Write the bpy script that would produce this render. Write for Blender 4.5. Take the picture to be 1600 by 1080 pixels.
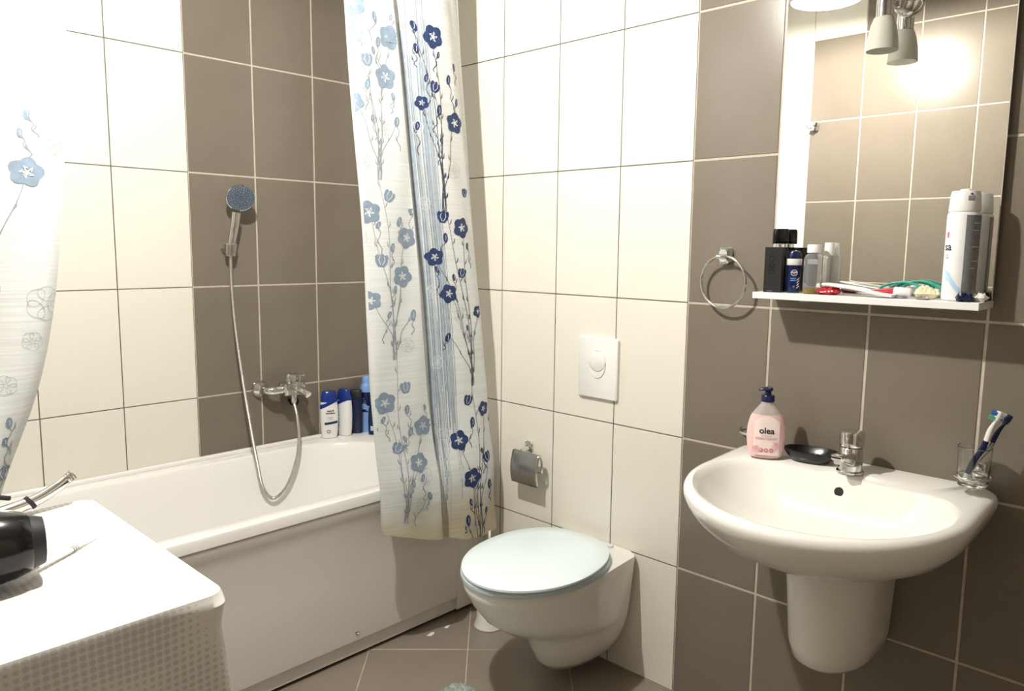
import bpy, bmesh, math, random
from math import sin, cos, pi, radians, sqrt, atan2
from mathutils import Vector, Matrix

random.seed(7)
scene = bpy.context.scene
for o in list(bpy.data.objects):
    bpy.data.objects.remove(o)
COL = scene.collection

# ------------------------------------------------------------------ camera
# room axes: corner of the two tiled walls at the origin, x into the right wall,
# y into the left wall, z up from the floor (metres)
CAM = Vector((-1.937, -2.696, 1.3524))
YAW, PITCH, ROLL, FPX = 0.7651, -0.1278, 0.0110, 1193.2
fwd = Vector((cos(PITCH) * cos(YAW), cos(PITCH) * sin(YAW), sin(PITCH)))
rgt = Vector((sin(YAW), -cos(YAW), 0))
upv = rgt.cross(fwd)
r2 = rgt * cos(ROLL) + upv * sin(ROLL)
u2 = -rgt * sin(ROLL) + upv * cos(ROLL)
cam_data = bpy.data.cameras.new('camera')
cam_data.sensor_width = 36
cam_data.lens = FPX * 36 / 1600
cam_data.clip_start = 0.01
cam = bpy.data.objects.new('camera', cam_data)
COL.objects.link(cam)
cam.matrix_world = Matrix(((r2.x, u2.x, -fwd.x, CAM.x), (r2.y, u2.y, -fwd.y, CAM.y),
                           (r2.z, u2.z, -fwd.z, CAM.z), (0, 0, 0, 1)))
scene.camera = cam

# ------------------------------------------------------------------ world, exposure
world = bpy.data.worlds.new('world')
scene.world = world
world.use_nodes = True
world.node_tree.nodes['Background'].inputs[0].default_value = (1, 0.97, 0.92, 1)
world.node_tree.nodes['Background'].inputs[1].default_value = 0.05
vs = scene.view_settings
vs.view_transform = 'Standard'
vs.look = 'None'
vs.gamma = 1
vs.use_curve_mapping = False
vs.exposure = 0.45
LAMP_POS = (-1.30, -1.36, 2.37)
LAMP_WATT = 92

# ------------------------------------------------------------------ helpers
def mat(name, col, rough=0.4, metal=0.0, trans=0.0, ior=1.45, coat=0.0, emit=None, spec=0.5, noise=None, bump=None, sss=0.0):
    """noise = (scale, amount); bump = (scale, strength)"""
    m = bpy.data.materials.new(name)
    m.use_nodes = True
    nt = m.node_tree
    b = nt.nodes['Principled BSDF']
    b.inputs['Base Color'].default_value = (*col, 1)
    b.inputs['Roughness'].default_value = rough
    b.inputs['Metallic'].default_value = metal
    b.inputs['Transmission Weight'].default_value = trans
    b.inputs['IOR'].default_value = ior
    b.inputs['Coat Weight'].default_value = coat
    b.inputs['Specular IOR Level'].default_value = spec
    if sss:
        b.inputs['Subsurface Weight'].default_value = sss
        b.inputs['Subsurface Radius'].default_value = (0.01, 0.008, 0.006)
    if emit:
        b.inputs['Emission Color'].default_value = (*emit[0], 1)
        b.inputs['Emission Strength'].default_value = emit[1]
    tc = nt.nodes.new('ShaderNodeTexCoord')
    if noise:
        n = nt.nodes.new('ShaderNodeTexNoise')
        n.inputs['Scale'].default_value = noise[0]
        n.inputs['Detail'].default_value = 4
        r = nt.nodes.new('ShaderNodeValToRGB')
        a = noise[1]
        r.color_ramp.elements[0].position = 0.3
        r.color_ramp.elements[1].position = 0.7
        r.color_ramp.elements[0].color = (*[c * (1 - a) for c in col], 1)
        r.color_ramp.elements[1].color = (*[min(1, c * (1 + a)) for c in col], 1)
        nt.links.new(tc.outputs['Object'], n.inputs['Vector'])
        nt.links.new(n.outputs['Fac'], r.inputs['Fac'])
        nt.links.new(r.outputs['Color'], b.inputs['Base Color'])
    if bump:
        n = nt.nodes.new('ShaderNodeTexNoise')
        n.inputs['Scale'].default_value = bump[0]
        bp = nt.nodes.new('ShaderNodeBump')
        bp.inputs['Strength'].default_value = bump[1]
        bp.inputs['Distance'].default_value = 0.002
        nt.links.new(tc.outputs['Object'], n.inputs['Vector'])
        nt.links.new(n.outputs['Fac'], bp.inputs['Height'])
        nt.links.new(bp.outputs['Normal'], b.inputs['Normal'])
    return m

def tile_mat(name, col, rough, weave):
    """glazed tile with a fine linen-like weave: two crossed stretched noises"""
    m = mat(name, col, rough)
    nt = m.node_tree
    b = nt.nodes['Principled BSDF']
    tc = nt.nodes['Texture Coordinate']
    info = nt.nodes.new('ShaderNodeObjectInfo')
    facs = []
    for sc in ((16, 16, 420), (420, 420, 16)):
        mp = nt.nodes.new('ShaderNodeMapping')
        mp.inputs['Scale'].default_value = sc
        n = nt.nodes.new('ShaderNodeTexNoise')
        n.inputs['Scale'].default_value = 1.0
        n.inputs['Detail'].default_value = 2
        nt.links.new(tc.outputs['Object'], mp.inputs['Vector'])
        nt.links.new(mp.outputs['Vector'], n.inputs['Vector'])
        facs.append(n.outputs['Fac'])
    big = nt.nodes.new('ShaderNodeTexNoise')
    big.inputs['Scale'].default_value = 5
    nt.links.new(tc.outputs['Object'], big.inputs['Vector'])
    ad = nt.nodes.new('ShaderNodeMath'); ad.operation = 'ADD'
    nt.links.new(facs[0], ad.inputs[0]); nt.links.new(facs[1], ad.inputs[1])
    ad2 = nt.nodes.new('ShaderNodeMath'); ad2.operation = 'MULTIPLY_ADD'
    nt.links.new(ad.outputs[0], ad2.inputs[0]); ad2.inputs[1].default_value = 0.5
    nt.links.new(big.outputs['Fac'], ad2.inputs[2])
    ad3 = nt.nodes.new('ShaderNodeMath'); ad3.operation = 'MULTIPLY_ADD'
    nt.links.new(info.outputs['Random'], ad3.inputs[0]); ad3.inputs[1].default_value = 0.25
    nt.links.new(ad2.outputs[0], ad3.inputs[2])
    mr = nt.nodes.new('ShaderNodeMapRange')
    mr.inputs['From Min'].default_value = 0.55; mr.inputs['From Max'].default_value = 1.65
    mr.inputs['To Min'].default_value = 1 - weave; mr.inputs['To Max'].default_value = 1 + weave
    nt.links.new(ad3.outputs[0], mr.inputs['Value'])
    mx = nt.nodes.new('ShaderNodeVectorMath'); mx.operation = 'SCALE'
    mx.inputs[0].default_value = col
    nt.links.new(mr.outputs['Result'], mx.inputs['Scale'])
    nt.links.new(mx.outputs['Vector'], b.inputs['Base Color'])
    bp = nt.nodes.new('ShaderNodeBump')
    bp.inputs['Strength'].default_value = 0.06; bp.inputs['Distance'].default_value = 0.001
    nt.links.new(ad.outputs[0], bp.inputs['Height'])
    nt.links.new(bp.outputs['Normal'], b.inputs['Normal'])
    return m

M = {}
M['tile_white'] = tile_mat('white_tile_glaze', (0.80, 0.77, 0.69), 0.22, 0.03)
M['tile_brown'] = tile_mat('brown_tile_glaze', (0.180, 0.154, 0.122), 0.20, 0.11)
M['tile_floor'] = tile_mat('floor_tile_glaze', (0.235, 0.20, 0.165), 0.35, 0.10)
M['grout_light'] = mat('beige_grout', (0.52, 0.46, 0.38), 0.9, noise=(30, 0.12))
M['grout_grey'] = mat('grey_grout', (0.11, 0.098, 0.082), 0.9, noise=(30, 0.15))
M['plaster'] = mat('ceiling_plaster', (0.85, 0.84, 0.81), 0.8, bump=(60, 0.1))
M['ceramic'] = mat('white_ceramic', (0.87, 0.86, 0.82), 0.12, coat=0.3, noise=(4, 0.015))
M['acrylic'] = mat('white_acrylic', (0.88, 0.87, 0.85), 0.22, noise=(3, 0.015))
M['panel'] = mat('bath_panel_acrylic', (0.82, 0.79, 0.76), 0.30, noise=(3, 0.02))
M['chrome'] = mat('chrome', (0.72, 0.72, 0.71), 0.10, 1.0, noise=(25, 0.06))
M['chrome_dull'] = mat('brushed_steel', (0.55, 0.54, 0.51), 0.28, 1.0, noise=(60, 0.1))
M['plastic_white'] = mat('white_plastic', (0.84, 0.84, 0.83), 0.35, noise=(8, 0.02))
M['plastic_black'] = mat('black_plastic', (0.006, 0.006, 0.007), 0.18, noise=(12, 0.2))
M['matte_black'] = mat('matte_black', (0.012, 0.012, 0.014), 0.5, noise=(12, 0.2))
M['navy'] = mat('navy_plastic', (0.006, 0.012, 0.055), 0.22, noise=(12, 0.15))
M['blue'] = mat('royal_blue_plastic', (0.01, 0.03, 0.22), 0.2, noise=(12, 0.15))
M['sky'] = mat('light_blue_plastic', (0.22, 0.38, 0.75), 0.3, noise=(12, 0.08))
M['lid'] = mat('pale_blue_seat', (0.80, 0.91, 0.95), 0.25, noise=(5, 0.02))
M['seat'] = mat('pale_blue_seat_ring', (0.50, 0.63, 0.68), 0.3, noise=(5, 0.03))
M['glass'] = mat('clear_glass', (0.97, 0.99, 0.98), 0.02, trans=1.0, ior=1.45, noise=(5, 0.01))
M['clear_plastic'] = mat('clear_plastic', (0.95, 0.96, 0.95), 0.06, trans=0.92, ior=1.25, noise=(5, 0.01))
M['frosted'] = mat('frosted_glass', (0.62, 0.62, 0.54), 0.55, trans=0.25, ior=1.3, noise=(10, 0.03))
M['mirror'] = mat('silvered_mirror', (0.95, 0.95, 0.93), 0.0, 1.0)
M['mirror_edge'] = mat('mirror_edge_glass', (0.55, 0.55, 0.50), 0.2, noise=(20, 0.1))
M['red'] = mat('red_foil', (0.45, 0.02, 0.03), 0.35, noise=(40, 0.25))
M['paper'] = mat('white_paper', (0.82, 0.81, 0.79), 0.7, noise=(40, 0.06))
M['paper_grey'] = mat('grey_print_paper', (0.30, 0.28, 0.32), 0.6, noise=(60, 0.3))
M['teal'] = mat('teal_plastic', (0.03, 0.35, 0.27), 0.3, noise=(20, 0.1))
M['cream'] = mat('cream_plastic', (0.78, 0.72, 0.50), 0.5, noise=(40, 0.12))
M['foil'] = mat('silver_foil', (0.55, 0.54, 0.52), 0.25, 1.0, bump=(150, 0.8))
M['amber'] = mat('amber_liquid', (0.35, 0.24, 0.05), 0.1, trans=0.4, noise=(20, 0.1))
M['pink'] = mat('pink_cream_soap', (0.86, 0.58, 0.56), 0.35, sss=0.1, noise=(9, 0.05))
M['pink_pale'] = mat('pale_pink_label', (0.90, 0.76, 0.74), 0.4, noise=(30, 0.05))
M['pink_dark'] = mat('rose_print', (0.62, 0.16, 0.22), 0.4, noise=(30, 0.1))
M['ink_black'] = mat('black_ink', (0.01, 0.01, 0.012), 0.5, noise=(30, 0.1))
M['ink_navy'] = mat('navy_ink', (0.02, 0.03, 0.10), 0.5, noise=(30, 0.1))
M['ink_grey'] = mat('grey_ink', (0.25, 0.26, 0.30), 0.5, noise=(30, 0.1))
M['ink_blue'] = mat('blue_ink', (0.10, 0.25, 0.60), 0.5, noise=(30, 0.1))
M['ink_white'] = mat('white_ink', (0.80, 0.82, 0.85), 0.5, noise=(30, 0.05))
M['ink_pale_blue'] = mat('pale_blue_ink', (0.45, 0.65, 0.85), 0.5, noise=(30, 0.15))
M['rubber'] = mat('dark_gap', (0.02, 0.018, 0.016), 0.8, noise=(30, 0.2))
M['mat'] = mat('sage_bath_mat', (0.30, 0.36, 0.33), 0.95, noise=(120, 0.35))

def link(o, parent=None):
    COL.objects.link(o)
    if parent is not None:
        o.parent = parent
    return o

def obj(name, bm, m, parent=None, smooth=True, local=True, bevel=None):
    """turn a bmesh into ONE mesh object; local=False: vertices are in room coordinates"""
    me = bpy.data.meshes.new(name)
    bmesh.ops.recalc_face_normals(bm, faces=bm.faces)
    bm.to_mesh(me)
    bm.free()
    if smooth:
        me.polygons.foreach_set('use_smooth', [True] * len(me.polygons))
    me.materials.append(M[m] if isinstance(m, str) else m)
    o = bpy.data.objects.new(name, me)
    link(o, parent)
    if not local and parent is not None:
        w = Vector((0, 0, 0)); p = parent
        while p is not None:
            w += p.location; p = p.parent
        o.location = -w
    if smooth:
        me.set_sharp_from_angle(angle=radians(38))
    if bevel:
        b = o.modifiers.new('bevel', 'BEVEL')
        b.width = bevel; b.segments = 2; b.limit_method = 'ANGLE'; b.angle_limit = radians(40)
    return o

def tag(o, label, cat, group=None, kind=None):
    o['label'] = label; o['category'] = cat
    if group: o['group'] = group
    if kind: o['kind'] = kind
    return o

def thing(name, label, cat, loc=(0, 0, 0), rotz=0.0, group=None):
    o = bpy.data.objects.new(name, None)
    o.empty_display_size = 0.02
    link(o)
    o.location = loc
    o.rotation_euler = (0, 0, rotz)
    return tag(o, label, cat, group)

def struct(o):
    o['kind'] = 'structure'
    return o

# --- shapes into a bmesh
def add_box(bm, x0, x1, y0, y1, z0, z1):
    v = [bm.verts.new((x, y, z)) for z in (z0, z1) for y in (y0, y1) for x in (x0, x1)]
    for f in ((0, 2, 3, 1), (4, 5, 7, 6), (0, 1, 5, 4), (2, 6, 7, 3), (0, 4, 6, 2), (1, 3, 7, 5)):
        bm.faces.new([v[i] for i in f])
    return bm

def box(*a):
    return add_box(bmesh.new(), *a)

def loft(rings, bm=None, cap0=True, cap1=True, closed=True):
    bm = bm or bmesh.new()
    vr = [[bm.verts.new(p) for p in r] for r in rings]
    n = len(rings[0])
    for a, b in zip(vr, vr[1:]):
        for i in range(n if closed else n - 1):
            j = (i + 1) % n
            bm.faces.new((a[i], a[j], b[j], b[i]))
    if cap0: bm.faces.new(vr[0][::-1])
    if cap1: bm.faces.new(vr[-1])
    return bm

def ring(z, a, b=None, cx=0, cy=0, n=32, e=2.0):
    """super-ellipse ring in a horizontal plane"""
    b = a if b is None else b
    out = []
    for i in range(n):
        t = 2 * pi * i / n
        c, s = cos(t), sin(t)
        out.append((cx + a * math.copysign(abs(c) ** (2 / e), c), cy + b * math.copysign(abs(s) ** (2 / e), s), z))
    return out

def lathe(prof, bm=None, cx=0, cy=0, n=32, sx=1.0, sy=1.0, cap0=True, cap1=True):
    return loft([ring(z, r * sx, r * sy, cx, cy, n) for r, z in prof], bm, cap0, cap1)

def frames(path):
    P = [Vector(p) for p in path]
    T = []
    for i in range(len(P)):
        T.append((P[min(i + 1, len(P) - 1)] - P[max(i - 1, 0)]).normalized())
    up = Vector((0, 0, 1)) if abs(T[0].z) < 0.9 else Vector((1, 0, 0))
    nrm = (up - T[0] * up.dot(T[0])).normalized()
    out = []
    for p, t in zip(P, T):
        nrm = (nrm - t * nrm.dot(t)).normalized()
        out.append((p, t, nrm, t.cross(nrm)))
    return out

def tube(path, r, bm=None, n=12, caps=True, flat=1.0):
    R = r if isinstance(r, (list, tuple)) else [r] * len(path)
    rings = []
    for (p, t, a, b), rr in zip(frames(path), R):
        rings.append([tuple(p + a * (rr * flat * cos(2 * pi * i / n)) + b * (rr * sin(2 * pi * i / n))) for i in range(n)])
    return loft(rings, bm, caps, caps)

def spline(pts, n=8):
    """Catmull-Rom through points"""
    P = [Vector(p) for p in pts]
    P = [P[0] * 2 - P[1]] + P + [P[-1] * 2 - P[-2]]
    out = []
    for i in range(1, len(P) - 2):
        for k in range(n):
            t = k / n
            a, b, c, d = P[i - 1:i + 3]
            out.append(0.5 * (2 * b + (c - a) * t + (2 * a - 5 * b + 4 * c - d) * t * t + (3 * b - a - 3 * c + d) * t ** 3))
    out.append(P[-2])
    return out

def torus(c, axis, R, r, bm=None, n=48, m=10, a0=0, a1=2 * pi):
    ax = Vector(axis).normalized()
    u = ax.orthogonal().normalized(); v = ax.cross(u)
    full = abs(a1 - a0 - 2 * pi) < 1e-6
    k = n if full else n + 1
    rings = []
    for i in range(k):
        t = a0 + (a1 - a0) * i / n
        d = u * cos(t) + v * sin(t)
        cc = Vector(c) + d * R
        rings.append([tuple(cc + d * (r * cos(2 * pi * j / m)) + ax * (r * sin(2 * pi * j / m))) for j in range(m)])
    if full: rings.append(rings[0])
    bm = loft(rings, bm, not full, not full)
    bmesh.ops.remove_doubles(bm, verts=bm.verts, dist=1e-7)
    return bm

def rrect(x0, x1, y0, y1, z, r, k=8):
    """rounded rectangle ring; r one radius or four (x1y1, x0y1, x0y0, x1y0)"""
    if not isinstance(r, (list, tuple)): r = [r] * 4
    out = []
    for (cx, cy, a), rr in zip(((x1, y1, 0), (x0, y1, 90), (x0, y0, 180), (x1, y0, 270)), r):
        px = cx - rr if cx == x1 else cx + rr
        py = cy - rr if cy == y1 else cy + rr
        for i in range(k + 1):
            t = radians(a + 90 * i / k)
            out.append((px + rr * cos(t), py + rr * sin(t), z))
    return out

def dring(hw, xb, xm, xf, z, rc, yc=0.0, k=6, ns=5, ne=40, tilt=0.0):
    """D-shaped ring: straight back at x=xb, sides to x=xm, elliptic front reaching x=xf"""
    out = []
    def push(x, y): out.append((x, yc + y, z + tilt * x))
    for i in range(ns): push(xb, hw - rc - (2 * (hw - rc)) * (ns - 1 - i) / (ns - 1) if ns > 1 else 0)
    for i in range(1, k + 1):
        t = radians(90 * i / k); push(xb - rc + rc * cos(t), hw - rc + rc * sin(t))
    for i in range(1, ne):
        t = pi * i / ne; push(xm - (xm - xf) * sin(t), hw * cos(t))
    for i in range(0, k):
        t = radians(90 * i / k); push(xb - rc + rc * sin(t), -(hw - rc) - rc * cos(t))
    return out

def patch(fn, nu, nv, bm=None):
    bm = bm or bmesh.new()
    g = [[bm.verts.new(fn(i / nu, j / nv)) for i in range(nu + 1)] for j in range(nv + 1)]
    for j in range(nv):
        for i in range(nu):
            bm.faces.new((g[j][i], g[j][i + 1], g[j + 1][i + 1], g[j + 1][i]))
    return bm

def text_bm(body, size, fn, bm=None, align='CENTER', bold=0.0, sx=1.0):
    """flat lettering mapped onto a surface by fn(x, y) -> point"""
    cu = bpy.data.curves.new('lettering', 'FONT')
    cu.body = body; cu.size = size; cu.align_x = align; cu.offset = bold; cu.resolution_u = 3
    t = bpy.data.objects.new('lettering', cu)
    COL.objects.link(t)
    bpy.context.view_layer.update()
    me = bpy.data.meshes.new_from_object(t.evaluated_get(bpy.context.evaluated_depsgraph_get()))
    bpy.data.objects.remove(t)
    bm = bm or bmesh.new()
    vs_ = [bm.verts.new(fn(v.co.x * sx, v.co.y)) for v in me.vertices]
    for p in me.polygons:
        try: bm.faces.new([vs_[i] for i in p.vertices])
        except ValueError: pass
    bpy.data.meshes.remove(me)
    return bm

def ink(name, bm, m, parent):
    """flat print: keep as built (no normal recalculation needed)"""
    return obj(name, bm, m, parent, smooth=False)

# ------------------------------------------------------------------ room shell
RX, RY, RZ = -2.04, -3.10, 2.60
TW, TH, A0, B0, C0 = 0.2508, 0.40, 0.767, 0.784, 1.005
tile_cache = {}
def tile_mesh(w, h, m, t=0.008, be=0.0012):
    """single tile: front face in the plane y=0 looking towards -y, bevelled edge"""
    key = (round(w, 4), round(h, 4), m)
    if key not in tile_cache:
        bm = bmesh.new()
        def rect(i, y): return [(i, y, i), (w - i, y, i), (w - i, y, h - i), (i, y, h - i)]
        loft([rect(0, t), rect(0, be), rect(be, 0)], bm)
        bmesh.ops.recalc_face_normals(bm, faces=bm.faces)
        me = bpy.data.meshes.new('tile'); bm.to_mesh(me); bm.free()
        me.materials.append(M[m])
        tile_cache[key] = me
    return tile_cache[key]

def tiled_wall(parent, start, rotz, spans, colour, rows, gaps):
    """spans: list of (a,b) distances along the wall from start; start at floor level"""
    d = Vector((cos(rotz), sin(rotz), 0))
    for a, b in spans:
        for z0, z1 in rows:
            c = colour(a, b, z0)
            g = gaps[c]
            me = tile_mesh(b - a - g, z1 - z0 - g, c)
            o = bpy.data.objects.new('tile', me)
            link(o, parent)
            o.location = Vector(start) + d * (a + g / 2) + Vector((0, 0, z0 + g / 2))
            o.rotation_euler = (0, 0, rotz)

GAPS = {'tile_white': 0.0028, 'tile_brown': 0.0062}
ROWS = [(k * TH, min(RZ, (k + 1) * TH)) for k in range(7)]
def edges(first, step, end):
    e = [0.0]; x = first
    while x < end - 0.03:
        if x > 0.03: e.append(x)
        x += step
    e.append(end)
    return list(zip(e, e[1:]))

floor = struct(obj('floor', box(RX - .1, .1, RY - .1, .1, -.10, -.0015), 'grout_light', smooth=False))
ceiling = struct(obj('ceiling', box(RX - .1, .1, RY - .1, .1, RZ, RZ + .1), 'plaster', smooth=False))
wall_left = struct(obj('wall_left', box(RX - .1, .1, .0016, .1, -.0015, RZ), 'grout_light', smooth=False))
wall_right = struct(obj('wall_right', box(.0016, .1, RY - .1, .0016, -.0015, RZ), 'grout_light', smooth=False))
wall_rear = struct(obj('wall_rear', box(RX - .1, RX - .0016, RY - .1, .0016, -.0015, RZ), 'grout_light', smooth=False))
wall_front = struct(obj('wall_front', box(RX, 0, RY - .1, RY - .0016, -.0015, RZ), 'grout_light', smooth=False))

# left wall: from the far corner leftwards; three brown columns, then white
SA = [(a, b) for a, b in edges(A0 - 2 * TW, TW, -RX)]
tiled_wall(wall_left, (0, 0, 0), 0, [(-b, -a) for a, b in SA],
           lambda a, b, z: 'tile_brown' if -b < A0 - .05 else 'tile_white', ROWS[1:], GAPS)
# right wall: from the corner towards the room; white to 1.536 m, then brown
SB = edges(B0 - 2 * TW, TW, -RY)
tiled_wall(wall_right, (0, 0, 0), -pi / 2, SB,
           lambda a, b, z: 'tile_white' if a < B0 + 3 * TW - .05 else 'tile_brown', ROWS, GAPS)
# wall opposite (seen in the mirror)
SC = edges(C0 - 3 * TW, TW, -RY)
tiled_wall(wall_rear, (RX, 0, 0), pi / 2, [(-b, -a) for a, b in SC],
           lambda a, b, z: 'tile_white' if (-b < C0 - .05 or (-b < C0 + TW - .05 and z > 2.3)) else 'tile_brown', ROWS, GAPS)
tiled_wall(wall_front, (0, RY, 0), pi, edges(TW, TW, -RX), lambda a, b, z: 'tile_brown', ROWS, GAPS)
# unseen light wood door, added behind the camera to bounce fill light
M['fill_door_wood'] = mat('fill_door_veneer', (.46, .38, .28), .45, noise=(7, .15))
door = struct(obj('fill_door_1', box(-1.66, -.90, RY + .004, RY + .040, .006, 2.00), 'fill_door_wood', smooth=False))
for nm, a in (('fill_door_frame', (-1.73, -1.665, RY + .001, RY + .055, 0, 2.07)), ('fill_door_frame', (-.895, -.83, RY + .001, RY + .055, 0, 2.07)), ('fill_door_frame', (-1.664, -.896, RY + .001, RY + .055, 2.005, 2.07))):
    obj(nm, box(*a), 'plastic_white', door, smooth=False)
obj('fill_door_handle', tube([(-1.00, RY + .04, 1.02), (-1.00, RY + .085, 1.02), (-1.04, RY + .09, 1.02), (-1.12, RY + .09, 1.02)], .009, n=14), 'chrome_dull', door)
# darker grout shows between the white tiles
g = bmesh.new()
add_box(g, RX, -A0, .0010, .0030, .3, RZ)
obj('grout_bed', g, 'grout_grey', wall_left, smooth=False)
g = bmesh.new()
add_box(g, .0010, .0030, -(B0 + 3 * TW), 0, 0, RZ)
obj('grout_bed', g, 'grout_grey', wall_right, smooth=False)

# floor tiles laid on the diagonal
FT = 0.333
s45 = sqrt(.5)
def clip(poly, f):
    out = []
    for i, p in enumerate(poly):
        q = poly[(i + 1) % len(poly)]
        a, b = f(p), f(q)
        if a >= 0: out.append(p)
        if (a >= 0) != (b >= 0):
            t = a / (a - b); out.append((p[0] + (q[0] - p[0]) * t, p[1] + (q[1] - p[1]) * t))
    return out
FG = 0.0035
full_tile = None
for i in range(-8, 12):
    for j in range(-16, 8):
        # coordinates along the two diagonals: p = (x-y)/sqrt2, q = (x+y)/sqrt2
        p0 = .633 * s45 + i * FT + FG / 2; q0 = -1.188 * s45 + j * FT + FG / 2
        p1 = p0 + FT - FG; q1 = q0 + FT - FG
        quad = [((p + q) * s45, (q - p) * s45) for p, q in ((p0, q0), (p1, q0), (p1, q1), (p0, q1))]
        c = quad
        for f in (lambda v: -.002 - v[0], lambda v: -.002 - v[1], lambda v: v[0] - RX - .002, lambda v: v[1] - RY - .002):
            c = clip(c, f)
            if len(c) < 3: break
        if len(c) < 3: continue
        cx = sum(v[0] for v in c) / len(c); cy = sum(v[1] for v in c) / len(c)
        if cy > -.55: continue                       # under the bath
        area = abs(sum(c[k][0] * c[(k + 1) % len(c)][1] - c[(k + 1) % len(c)][0] * c[k][1] for k in range(len(c)))) / 2
        if area < .0008: continue
        whole = abs(area - (FT - FG) ** 2) < 1e-6
        if whole and full_tile is not None:
            me = full_tile
        else:
            bm = bmesh.new()
            loft([[(v[0] - cx, v[1] - cy, -.008) for v in c], [(v[0] - cx, v[1] - cy, -.001) for v in c],
                  [((v[0] - cx) * .994, (v[1] - cy) * .994, 0) for v in c]], bm)
            bmesh.ops.recalc_face_normals(bm, faces=bm.faces)
            me = bpy.data.meshes.new('tile'); bm.to_mesh(me); bm.free()
            me.materials.append(M['tile_floor'])
            if whole: full_tile = me
        o = bpy.data.objects.new('tile', me)
        link(o, floor)
        o.location = (cx, cy, 0)

# ------------------------------------------------------------------ ceiling lamp that lights the room
lamp = thing('ceiling_lamp', 'small round ceiling lamp with bulb under an added shade hanging from the white ceiling', 'lamp', (LAMP_POS[0], LAMP_POS[1], RZ))
obj('canopy', lathe([(.055, -.03), (.06, -.012), (.06, 0)]), 'chrome_dull', lamp)
obj('stem', lathe([(.008, -.15), (.008, -.03)], n=16), 'chrome_dull', lamp)
obj('socket', lathe([(.014, -.185), (.020, -.18), (.020, -.15), (.012, -.145)], n=20), 'plastic_white', lamp)
M['added_shade_enamel'] = mat('grey_enamel', (.30, .30, .29), .5, noise=(10, .05))
obj('shade', lathe([(.030, -.145), (.060, -.150), (.105, -.185), (.135, -.248), (.133, -.248), (.103, -.187), (.058, -.152), (.022, -.148)], cap0=False, cap1=False), 'added_shade_enamel', lamp)  # opaque shade added to keep the bulb's light off the ceiling
bulb_mat = mat('lit_bulb', (1, 1, 1), 0.5, emit=((1, .95, .86), 6))
obj('bulb', lathe([(.004, -.222), (.014, -.217), (.021, -.205), (.018, -.190), (.012, -.184)], n=20), bulb_mat, lamp)
ld = bpy.data.lights.new('bulb_light', 'POINT')
ld.energy = LAMP_WATT; ld.color = (1, .955, .88); ld.shadow_soft_size = .022
lo = bpy.data.objects.new('bulb_light', ld)
link(lo, lamp)
lo.location = (0, 0, LAMP_POS[2] - RZ - .025)

# ------------------------------------------------------------------ bathtub
bath = thing('bathtub', 'white built-in acrylic bathtub with flat front panel along the tiled wall', 'bathtub', (-.85, -.37, 0))
X0, X1, Y0, Y1, ZR = -1.70, -.003, -.742, -.003, .570
OR = [.30, .18, .18, .22]
def inner(ix0, ix1, iy0, iy1, z, f=1.0): return rrect(ix0, ix1, iy0, iy1, z, [r * f for r in OR], 10)
rings = [rrect(X0, X1, Y0, Y1, ZR - .034, .006, 10), rrect(X0, X1, Y0, Y1, ZR - .006, .008, 10), rrect(X0 + .002, X1 - .002, Y0 + .002, Y1 - .002, ZR - .001, .008, 10),
         rrect(X0 + .006, X1 - .006, Y0 + .006, Y1 - .006, ZR, .01, 10),
         inner(-1.60, -.125, -.688, -.062, ZR), inner(-1.597, -.129, -.684, -.066, ZR - .002), inner(-1.594, -.133, -.680, -.070, ZR - .010),
         inner(-1.585, -.145, -.668, -.085, .50), inner(-1.56, -.18, -.64, -.12, .32), inner(-1.52, -.23, -.61, -.15, .21, .9),
         inner(-1.48, -.28, -.57, -.19, .165, .8), inner(-1.38, -.38, -.50, -.26, .15, .4)]
obj('tub', loft(rings, cap0=False), 'acrylic', bath, local=False)
b = bmesh.new()
add_box(b, X0, X1, -.018, -.002, ZR - .001, ZR + .014)
obj('sealing_strip', b, 'acrylic', bath, local=False, bevel=.004)
# front panel, its kick recess and end post
fp = bmesh.new()
sec = [(-.690, .5355), (-.734, .5352), (-.7385, .530), (-.738, .520), (-.729, .495), (-.720, .46), (-.708, .30), (-.700, .085), (-.698, .066), (-.680, .062), (-.680, .5355)]
loft([[(x, y, z) for y, z in sec] for x in (X0 + .01, -.135)], fp)
fpo = obj('front_panel', fp, 'panel', bath, local=False)
ep = bmesh.new()
sec2 = [(-.690, .5355), (-.734, .5352), (-.7385, .530), (-.738, .520), (-.729, .495), (-.720, .46), (-.708, .30), (-.700, .085), (-.698, .018), (-.680, .016), (-.680, .5355)]
loft([[(x, y, z) for y, z in sec2] for x in (-.1345, -.004)], ep)
obj('panel_end', ep, 'panel', bath, local=False)
obj('kick_board', box(X0 + .01, -.1345, -.684, -.672, .014, .066), 'panel', bath, smooth=False, local=False)
obj('floor_gap', box(X0 + .02, -.006, -.668, -.64, .0, .05), 'rubber', bath, smooth=False, local=False)
def y_disc(c, prof, n=20):
    """disc turned about the y axis, prof = (radius, y offset towards the room)"""
    return loft([[(c[0] + r * cos(2 * pi * i / n), c[1] - d, c[2] + r * sin(2 * pi * i / n)) for i in range(n)] for r, d in prof])
def x_disc(c, prof, n=24, sy=1.0, sz=1.0):
    return loft([[(c[0] - d, c[1] + sy * r * cos(2 * pi * i / n), c[2] + sz * r * sin(2 * pi * i / n)) for i in range(n)] for r, d in prof])
sc = obj('screw_cap', y_disc((-.577, -.6995, .094), [(.0075, 0), (.0075, .002), (.005, .004), (.004, .002), (.0035, .0015)]), 'chrome', bath, local=False)
sc = obj('screw_cap', y_disc((-.100, -.6995, .088), [(.0075, 0), (.0075, .003), (.005, .006)]), 'plastic_white', bath, local=False)

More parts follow.
